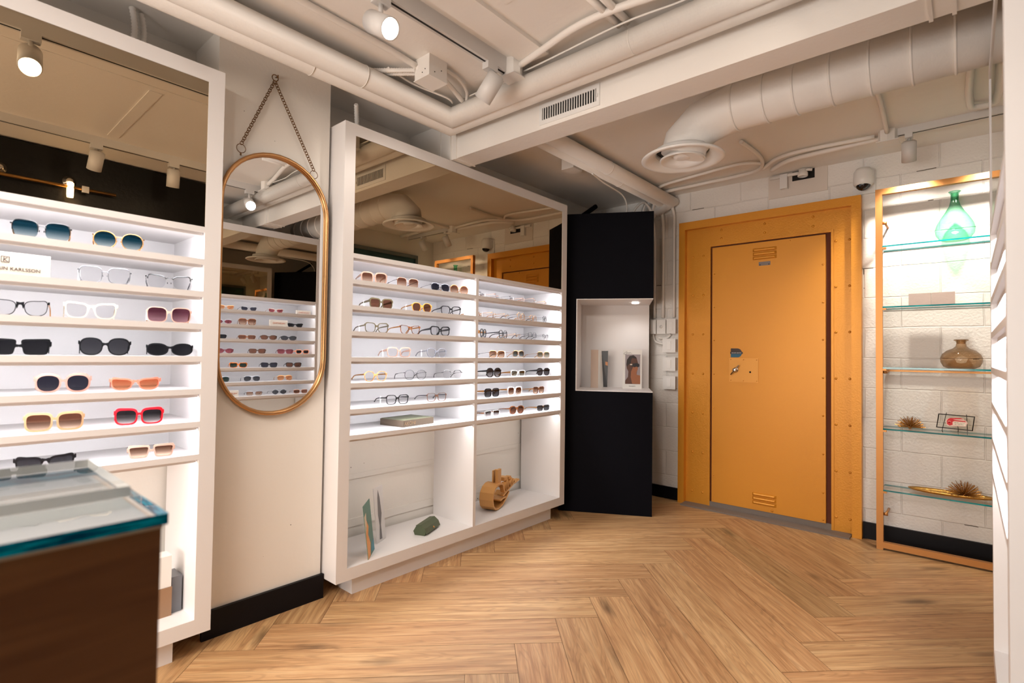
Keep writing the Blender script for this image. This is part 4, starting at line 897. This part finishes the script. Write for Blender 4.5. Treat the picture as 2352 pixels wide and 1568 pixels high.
FRM = {
 'black': P('acetate_black', (.008, .008, .009), .15), 'gold': P('wire_gold', hexc(176, 124, 70), .3, .9), 'silver': P('wire_silver', (.15, .15, .165), .3, .9),
 'gun': P('wire_gunmetal', (.035, .035, .04), .35, .6), 'ivory': P('acetate_ivory', (.66, .56, .43), .2), 'pink': mat_alpha('acetate_pink', (.52, .25, .20), .92), 'blush': mat_alpha('acetate_blush', (.56, .34, .26), .75),
 'coral': mat_alpha('acetate_coral', (.72, .20, .13), .85), 'red': P('acetate_red', (.60, .012, .02), .15), 'beige': P('acetate_beige', (.42, .25, .13), .2), 'taupe': mat_alpha('acetate_taupe', (.45, .27, .20), .8),
 'olive': P('acetate_olive', (.085, .065, .035), .15), 'amber': mat_alpha('acetate_amber', (.72, .30, .05), .85), 'grey': mat_alpha('acetate_grey', (.22, .22, .25), .8), 'crystal': mat_alpha('acetate_crystal', (.85, .82, .80), .35),
 'tort': mat_tort('acetate_tortoise', (.03, .012, .006), (.24, .075, .02)), 'tortor': mat_tort('acetate_orange_tortoise', (.14, .03, .008), (.80, .20, .02), 120), 'honey': mat_tort('acetate_honey', (.45, .17, .05), (.75, .38, .14), 60),
 'brown': P('acetate_brown', (.05, .028, .02), .2), 'wine': P('acetate_wine', (.10, .02, .03), .2), 'orange': P('acetate_orange', (.80, .30, .16), .2), 'bronze': P('wire_bronze', hexc(150, 110, 90), .3, .8)}
tagm = P('tag_white', (.85, .85, .84), .5)
# n = superellipse power, cat = lifted outer corner, tap = narrower foot, flat = cut top, drop = teardrop, a/b half sizes (m)
SHP = {'round': dict(n=2.0, a=.0235, b=.0225), 'biground': dict(n=2.2, a=.027, b=.025), 'panto': dict(n=2.4, a=.024, b=.021, tap=.12), 'square': dict(n=3.3, a=.0265, b=.0210, tap=.10, cat=.10),
 'bigsquare': dict(n=3.3, a=.0275, b=.0240, tap=.05, cat=.04), 'rect': dict(n=3.6, a=.027, b=.0165, tap=.10, cat=.12), 'narrow': dict(n=4, a=.0265, b=.013, tap=.1), 'cat': dict(n=2.7, a=.0265, b=.0200, cat=.42, tap=.22),
 'slimcat': dict(n=2.6, a=.027, b=.0145, cat=.55, tap=.25), 'oval': dict(n=2.1, a=.0265, b=.0165, cat=.18), 'aviator': dict(n=2.5, a=.0275, b=.0225, drop=.28), 'flattop': dict(n=6, a=.0285, b=.0170, tap=.24),
 'hex': dict(n=1.55, a=.0275, b=.0205), 'shield': dict(n=3.4, a=.031, b=.0215, tap=.12, drop=.05)}
def outline(sp, side, cx, cz, e=0, N=28, brow=0):
    out = []
    for i in range(N):
        a = 2*PI*(i+.5)/N; c, s = math.cos(a), math.sin(a); n = sp['n']
        x = math.copysign(abs(c)**(2/n), c); z = math.copysign(abs(s)**(2/n), s)
        zz = z + sp.get('cat', 0)*max(0, x)**2*max(0, z+.25)
        xx = x*(1-sp.get('tap', 0)*(1-z)/2)
        dp = sp.get('drop', 0)
        if dp: zz = z*(1-dp*.25) - (dp*.6*max(0, x)*(z < 0)*abs(z)); xx = x + dp*.35*(-z)*(x < 0)
        out.append(Vector((cx+side*(xx*(sp['a']+e)), 0, cz+zz*(sp['b']+e)+(brow*max(0, z)*(.4+.6*max(0, x)) if brow else 0))))
    return out if side > 0 else out[::-1]
def glasses(desc, shape, frame, lens, style='full', wd=None, rim=.003, brow=.0, temple=None, tagged=False, gem=None):
    """one pair standing on its rim and temple tips; front faces -y, origin at the middle of its base"""
    sp = dict(SHP[shape]); fm = FRM[frame]; tm = FRM[temple or frame]; metal = style in ('wire', 'rimless', 'browline', 'semi')
    gap = .0085 if style != 'shield' else .0005
    t = thing('sunglasses' if lens != 'clear' else 'eyeglasses', None, 'sunglasses' if lens != 'clear' else 'eyeglasses')
    W = 2*(gap+2*sp['a']+rim); k = (wd or .142)/(W+.006)
    for q in ('a', 'b'): sp[q] *= k
    cz = sp['b']*(1+sp.get('drop', 0)*.3)+rim; cx = gap+sp['a']; zt = cz+sp['b']*(.62+sp.get('cat', 0)*.8); hx = gap+2*sp['a']+rim*.8
    fr = MB(); d = .0042 if not metal else .0016
    for s in (-1, 1):
        inn = outline(sp, s, s*cx, cz)
        if style in ('full', 'shield'): fr.ring(outline(sp, s, s*cx, cz, rim, brow=brow), inn, (0, d, 0))
        elif style == 'wire': fr.tube(outline(sp, s, s*cx, cz, .0005), .0014, 6, closed=True)
        elif style in ('browline', 'semi'):
            up_ = [p for p in inn if p.z > cz-(.35*sp['b'] if style == 'semi' else -.25*sp['b'])]
            up_.sort(key=lambda p: math.atan2(p.z-cz, p.x-s*cx) if (math.atan2(p.z-cz, p.x-s*cx)) > -PI/2 else math.atan2(p.z-cz, p.x-s*cx)+2*PI)
            fr.tube([p+Vector((0, .0015, .001)) for p in up_], .0022 if style == 'browline' else .0016, 6)
        if style == 'rimless': fr.tube([(s*(cx+sp['a']*.93), -.001, zt-.004), (s*hx, 0, zt-.004), (s*hx, .006, zt-.004)], .0014, 6)
    if style in ('full',): fr.prism([(-gap*1.15, .0002, zt-.001), (0, .0002, zt-.0035), (gap*1.15, .0002, zt-.001), (gap*1.05, .0002, cz-.003), (gap*.72, .0002, cz+.001), (gap*.45, .0002, zt-.012), (0, .0002, zt-.0105), (-gap*.45, .0002, zt-.012), (-gap*.72, .0002, cz+.001), (-gap*1.05, .0002, cz-.003)], (0, d-.0004, 0))
    elif style == 'shield': fr.prism([(-.012, -.0005, zt+.002), (.012, -.0005, zt+.002), (.007, -.0005, zt-.007), (-.007, -.0005, zt-.007)], (0, .003, 0))
    else:
        fr.tube([(-gap-.002, 0, zt-.009), (-gap*.5, -.002, zt-.006), (gap*.5, -.002, zt-.006), (gap+.002, 0, zt-.009)], .0012, 6)
        if shape == 'aviator' or style == 'wire' and shape == 'hex': fr.tube([(-cx*.62, 0, zt+.0035), (0, -.001, zt+.0045), (cx*.62, 0, zt+.0035)], .001, 6)
        for s in (-1, 1): fr.sphere((s*gap*.7, .006, cz-.002), .003, 6, sx=.5, sz=1.3)
    if gem:
        for s in (-1, 1):
            q = outline(sp, s, s*cx, cz, .001)
            for p in q:
                if p.z < cz+.004: fr.sphere((p.x, -.001, p.z), .0019, 6)
    for s in (-1, 1):
        if metal: fr.box(s*hx-.002, s*hx+.002, 0, .006, zt-.006, zt-.002)
        else: fr.box(s*(hx-.0005)-.0025, s*(hx-.0005)+.0025, 0, .006, zt-.008, zt+.001+brow)
    fr.build('frame', fm, t, local=True)
    for s in (-1, 1):
        m_ = MB().prism([p+Vector((0, d*.4, 0)) for p in outline(sp, s, s*cx, cz, .0002)], (0, .0008, 0)); m_.build('lens', LENS[lens], t, local=True)
    zh = zt-.003
    for s in (-1, 1):
        m_ = MB(); X = s*(hx-.0015)
        if metal:
            m_.tube([(X, .004, zh), (X+s*.001, .05, zh-.004), (X, .095, zh-.010)], .0011, 6)
            m_.tube([(X, .090, zh-.0095), (X, .112, zh-.013), (X-s*.004, .130, zh-.026), (X-s*.007, .138, max(.0025, zh-.040))], .0022, 6)
        else:
            h0, h1 = (.0075, .0045) if rim < .004 else (.012, .006)
            y = [.005, .03, .06, .092, .112, .127, .138]; zc = [zh-.001, zh-.003, zh-.005, zh-.008, zh-.013, zh-.024, max(.006, zh-.038)]
            hh = [h0, h0*.9, (h0+h1)/2, h1, h1, h1*1.1, h1*.9]
            up_ = [(X-s*.0016, a, b+c/2) for a, b, c in zip(y, zc, hh)]; dn = [(X-s*.0016, a-.001, b-c/2) for a, b, c in zip(y, zc, hh)]
            dn[-1] = (dn[-1][0], dn[-1][1]-.006, dn[-1][2]+.001)
            for i in range(len(y)-1): m_.prism([up_[i], up_[i+1], dn[i+1], dn[i]], (s*.0032, 0, 0))
            bmesh.ops.remove_doubles(m_.b, verts=m_.b.verts, dist=.0001)
            for e in ((.012, zh+.001), (.012, zh-.003)): m_.sphere((X+s*.0016, e[0], e[1]), .0009, 6)
        m_.build('temple', tm if not metal else (FRM[temple] if temple else fm), t, local=True)
    if tagged:
        X = -(hx-.0015); box(X-.0035, X+.0035, .066, .0675, zh-.034, zh+.003).build('price_tag', tagm, t, local=True)
    return t, desc
ORD = ['top', 'second', 'third', 'fourth', 'fifth', 'sixth', 'lowest lit']
def put(cab, row, items):
    """items: (x, turn in degrees, width, description, shape, frame, lens, options)"""
    where = {1: 'far left cabinet', 2: 'wide cabinet, left bay', 3: 'wide cabinet, right bay', 4: 'right cabinet in oval mirror'}[cab]
    for it in items:
        x, th, wd, desc, shape, frame, lens = it[:7]; o = dict(it[7]) if len(it) > 7 else {}
        yo = o.pop('y', .062 if cab != 1 else .05); tilt = o.pop('tilt', 0)
        t, _ = glasses(desc, shape, frame, lens, wd=wd*(1.07 if cab == 1 else 1.02), **o)
        t['label'] = desc+', '+ORD[row-1]+' shelf, '+where
        t['group'] = 'eyewear on the shelves of the '+{1: 'far left cabinet', 2: 'wide cabinet', 3: 'wide cabinet', 4: 'right cabinet'}[cab]
        z = SH[row]+.0004
        if cab == 4: t.location = (x, -.066-yo, z); t.rotation_euler = (tilt, 0, PI+math.radians(th))
        else: t.location = (x, 2.28+yo, z); t.rotation_euler = (tilt, 0, -math.radians(th))
F = 'full'
put(1, 1, [(.281, 8, .152, 'rectangular sunglasses with teal gradient lenses and gold hinges', 'bigsquare', 'black', 'tealg', dict(style='semi', temple='gold')),
           (.492, 10, .150, 'round teal gradient sunglasses with a beaded gold lower rim', 'biground', 'gold', 'tealg', dict(style='wire', gem=1))])
put(1, 2, [(.455, 10, .150, 'square silver wire eyeglasses with clear lenses', 'bigsquare', 'silver', 'clear', dict(style='wire', tagged=True)),
           (.655, 14, .152, 'clear eyeglasses with a black brow bar', 'cat', 'black', 'clear', dict(style='browline', temple='silver'))])
put(1, 3, [(.235, 10, .142, 'black cat-eye eyeglasses with gold bridge', 'cat', 'black', 'clear', dict(rim=.0022, style=F, temple='gold')),
           (.419, 8, .150, 'ivory white cat-eye eyeglasses', 'cat', 'ivory', 'clear', dict(rim=.0045, brow=.003)),
           (.658, 14, .144, 'square gold-rimmed sunglasses with pink gradient lenses', 'bigsquare', 'blush', 'pinkg', dict(rim=.0032, temple='gold', tagged=True))])
put(1, 4, [(.235, 6, .160, 'flat-top black sunglasses with dark grey lenses', 'flattop', 'black', 'black', dict(rim=.005, brow=.006)),
           (.462, 10, .152, 'black rectangular sunglasses with rounded feet', 'panto', 'black', 'grey', dict(rim=.004, brow=.003)),
           (.664, 14, .152, 'black oval cat-eye sunglasses', 'oval', 'black', 'black', dict(rim=.0042, brow=.002))])
put(1, 5, [(.350, 8, .154, 'pale pink sunglasses with dark grey lenses', 'panto', 'pink', 'navy', dict(rim=.006, brow=.006)),
           (.556, 12, .156, 'coral cat-eye sunglasses with coral lenses', 'slimcat', 'coral', 'coral', dict(rim=.0045, brow=.003))])
put(1, 6, [(.331, 8, .158, 'chunky beige sunglasses with brown gradient lenses', 'square', 'beige', 'browng', dict(rim=.006, brow=.004)),
           (.571, 12, .152, 'bright red sunglasses with grey gradient lenses', 'square', 'red', 'greyg', dict(rim=.0055, brow=.005))])
put(1, 7, [(.311, 8, .158, 'black sunglasses with raised bridge, behind the glass counter', 'slimcat', 'black', 'grey', dict(rim=.0055, brow=.004)),
           (.613, 12, .146, 'flat-top transparent beige sunglasses with brown gradient lenses', 'flattop', 'blush', 'browng', dict(rim=.005, brow=.005))])
put(2, 1, [(1.588, 18, .142, 'big square taupe sunglasses with brown gradient lenses', 'bigsquare', 'taupe', 'browng', dict(rim=.006)),
           (1.806, 8, .140, 'brown gradient navigator sunglasses with double bridge', 'bigsquare', 'bronze', 'browng', dict(style='wire', temple='gun')),
           (2.044, 4, .140, 'grey gradient aviator sunglasses with silver double bridge', 'aviator', 'silver', 'navy', dict(style='wire')),
           (2.196, 8, .138, 'rounded brown aviator sunglasses with gold rims', 'biground', 'gold', 'browng', dict(style='wire'))])
put(2, 2, [(1.636, 6, .141, 'chunky olive brown sunglasses with brown lenses', 'square', 'olive', 'brown', dict(rim=.005, brow=.003, tagged=True)),
           (1.910, 6, .138, 'amber panto sunglasses with brown lenses', 'panto', 'amber', 'brown', dict(rim=.0028, temple='gold', tagged=True)),
           (2.132, 12, .140, 'black square eyeglasses with clear lenses', 'square', 'black', 'clear', dict(rim=.003, brow=.002))])
put(2, 3, [(1.611, 6, .141, 'dark olive square eyeglasses', 'square', 'olive', 'clear', dict(rim=.003, brow=.0025, tagged=True)),
           (1.830, 2, .140, 'brown and gold cat-eye eyeglasses', 'cat', 'tort', 'clear', dict(rim=.0025, temple='gold')),
           (2.050, 6, .142, 'bold black square eyeglasses', 'square', 'black', 'clear', dict(rim=.004, brow=.004))])
put(2, 4, [(1.756, 14, .142, 'transparent beige square eyeglasses', 'square', 'blush', 'clear', dict(rim=.0042, brow=.003, tagged=True)),
           (2.026, 10, .140, 'smoky grey round-square eyeglasses', 'panto', 'grey', 'clear', dict(rim=.003, tagged=True))])
put(2, 5, [(1.610, 4, .140, 'amber honey round eyeglasses', 'panto', 'honey', 'clear', dict(rim=.003, temple='gold')),
           (1.872, 10, .142, 'round black eyeglasses with gold bridge', 'biground', 'gun', 'clear', dict(style='wire')),
           (2.150, 16, .140, 'black browline eyeglasses with clear lower lenses', 'panto', 'black', 'clear', dict(style='browline'))])
put(2, 6, [(1.752, 6, .142, 'black square eyeglasses with thin temples', 'square', 'black', 'clear', dict(rim=.0028, brow=.0015, temple='gun', tagged=True)),
           (2.032, 6, .140, 'thin brown-grey square eyeglasses', 'square', 'bronze', 'clear', dict(rim=.0016, temple='silver'))])
rl = dict(style='rimless', tagged=True)
put(3, 1, [(2.395, -34, .130, 'rimless clear eyeglasses nearest the divider', 'rect', 'gun', 'clear', rl), (2.535, -34, .135, 'rimless clear eyeglasses, second from the divider', 'rect', 'bronze', 'clear', rl),
           (2.680, -34, .125, 'rimless clear eyeglasses, third from the divider', 'rect', 'gun', 'clear', rl), (2.815, -34, .125, 'rimless rose-tipped eyeglasses, third from the right end', 'rect', 'bronze', 'clear', rl),
           (2.935, -32, .130, 'rimless rose eyeglasses, second from the right end', 'square', 'bronze', 'clear', rl), (3.065, -32, .120, 'rimless gold eyeglasses at the right end', 'rect', 'gold', 'clear', rl)])
put(3, 2, [(2.385, -34, .125, 'rimless gold eyeglasses nearest the divider', 'rect', 'gold', 'clear', rl), (2.511, -32, .132, 'rimless gold eyeglasses, second from the divider', 'square', 'gold', 'clear', rl),
           (2.636, -28, .130, 'rimless gold eyeglasses, third from the divider', 'square', 'gold', 'clear', rl), (2.785, -18, .138, 'gold wire round eyeglasses with black temple tips', 'biground', 'gold', 'clear', dict(style='wire', temple='gun')),
           (2.922, -18, .132, 'gold wire square eyeglasses', 'square', 'gold', 'clear', dict(style='wire')), (3.055, -26, .125, 'thin dark-rimmed round eyeglasses at the right end', 'round', 'gun', 'clear', dict(style='wire'))])
put(3, 3, [(2.415, -28, .140, 'bold black and gold round eyeglasses turned aside', 'panto', 'black', 'clear', dict(rim=.005, temple='gold')),
           (2.605, -18, .136, 'round black eyeglasses with thin temples', 'round', 'black', 'clear', dict(rim=.003, temple='gun')),
           (2.752, -24, .128, 'rimless clear square eyeglasses', 'square', 'gold', 'clear', dict(style='rimless')),
           (2.915, -14, .140, 'clear eyeglasses with a dark upper rim', 'bigsquare', 'gun', 'clear', dict(style='semi')),
           (3.070, -20, .130, 'thin black and gold eyeglasses at the right end', 'cat', 'gun', 'clear', dict(style='semi'))])
put(3, 4, [(2.546, 2, .146, 'brown gradient shield sunglasses with gold bridge', 'shield', 'gold', 'browng', dict(style='wire', temple='gun')),
           (2.763, -6, .138, 'teal-grey aviator sunglasses with gold wire', 'aviator', 'gold', 'tealgrey', dict(style='wire', tagged=True)),
           (3.046, 2, .140, 'olive gradient shield sunglasses with gold wire', 'shield', 'gold', 'oliveg', dict(style='wire'))])
put(3, 5, [(2.519, 0, .142, 'big round black sunglasses with grey gradient lenses', 'biground', 'black', 'greyg', dict(rim=.005, brow=.002)),
           (2.764, 6, .141, 'crystal clear-framed sunglasses with olive lenses', 'rect', 'crystal', 'oliveg', dict(rim=.005, temple='gold')),
           (3.049, 6, .140, 'black sunglasses with grey lenses', 'panto', 'black', 'grey', dict(rim=.004, brow=.002))])
put(3, 6, [(2.503, 0, .142, 'square black sunglasses with grey gradient lenses', 'bigsquare', 'black', 'grey', dict(rim=.004, temple='gold')),
           (2.732, 4, .143, 'big crystal-framed sunglasses with rose brown lenses', 'bigsquare', 'crystal', 'browng', dict(rim=.006, temple='gold')),
           (2.997, -4, .140, 'black and gold square sunglasses with brown gradient lenses', 'square', 'tort', 'browng', dict(rim=.002, temple='gold'))])
put(3, 7, [(2.508, 2, .143, 'clear and grey flat shield sunglasses', 'flattop', 'crystal', 'greyg', dict(rim=.003, temple='tort')),
           (2.755, 6, .140, 'tortoiseshell sunglasses with brown lenses', 'panto', 'tort', 'brown', dict(rim=.003, brow=.003)),
           (3.054, 2, .138, 'small black sunglasses with gold hinges', 'rect', 'black', 'grey', dict(rim=.0035, temple='gold'))])
put(4, 1, [(1.815, 2, .141, 'tan brown cat-eye rimless sunglasses', 'slimcat', 'gold', 'tan', dict(style='wire')), (2.010, 8, .140, 'navy cat-eye rimless sunglasses', 'slimcat', 'gun', 'navy', dict(style='wire')),
           (2.255, 10, .138, 'burgundy cat-eye rimless sunglasses', 'slimcat', 'bronze', 'wine', dict(style='wire'))])
put(4, 2, [(1.800, 6, .140, 'slim burgundy oval sunglasses', 'oval', 'silver', 'wine', dict(style='wire')), (2.000, 16, .146, 'square tortoiseshell sunglasses with brown lenses', 'bigsquare', 'tort', 'browng', dict(rim=.004)),
           (2.455, 18, .146, 'narrow black cat-eye sunglasses', 'slimcat', 'black', 'black', dict(rim=.0035, temple='gold', y=.08))])
put(4, 3, [(1.755, 14, .142, 'slim black sunglasses at the near end', 'narrow', 'black', 'black', dict(rim=.004)), (2.000, 16, .148, 'slim tortoiseshell sunglasses with amber brown lenses', 'narrow', 'tort', 'brown', dict(rim=.004)),
           (2.195, 16, .146, 'slim brown sunglasses with brown lenses', 'oval', 'brown', 'brown', dict(rim=.004)), (2.385, 16, .144, 'slim dark oval sunglasses', 'oval', 'black', 'grey', dict(rim=.004))])
put(4, 4, [(1.815, 14, .142, 'wine coloured slim sunglasses', 'oval', 'wine', 'wine', dict(rim=.003)), (2.095, 18, .146, 'brown rectangular sunglasses', 'rect', 'brown', 'brown', dict(rim=.004)),
           (2.355, 18, .146, 'dark rectangular sunglasses with rose lenses', 'rect', 'wine', 'wine', dict(rim=.004)), (2.525, 8, .130, 'pale orange sunglasses with dark lenses', 'rect', 'orange', 'black', dict(rim=.005))])
put(4, 5, [(1.932, 16, .148, 'orange tortoiseshell sunglasses with green lenses', 'rect', 'tortor', 'green', dict(rim=.0045, brow=.003)), (2.205, 16, .146, 'black squared sunglasses with navy lenses', 'rect', 'black', 'navy', dict(rim=.004, brow=.003)),
           (2.440, 16, .146, 'black squared sunglasses with brown lenses', 'rect', 'black', 'brown', dict(rim=.004, brow=.003))])
put(4, 6, [(1.790, 4, .142, 'green-grey aviator sunglasses', 'aviator', 'silver', 'green', dict(style='wire')), (2.053, 8, .142, 'grey aviator sunglasses with thin silver wire', 'aviator', 'silver', 'grey', dict(style='wire')),
           (2.356, 10, .140, 'tan aviator sunglasses with gold wire', 'aviator', 'gold', 'tan', dict(style='wire'))])
put(4, 7, [(2.077, 14, .142, 'brown rectangular sunglasses with silver double bridge', 'rect', 'silver', 'browng', dict(style='wire')), (2.307, 4, .140, 'grey hexagonal metal sunglasses', 'hex', 'gun', 'grey', dict(style='wire')),
           (2.515, 8, .140, 'brown wire sunglasses at the far end', 'rect', 'bronze', 'brown', dict(style='wire'))])
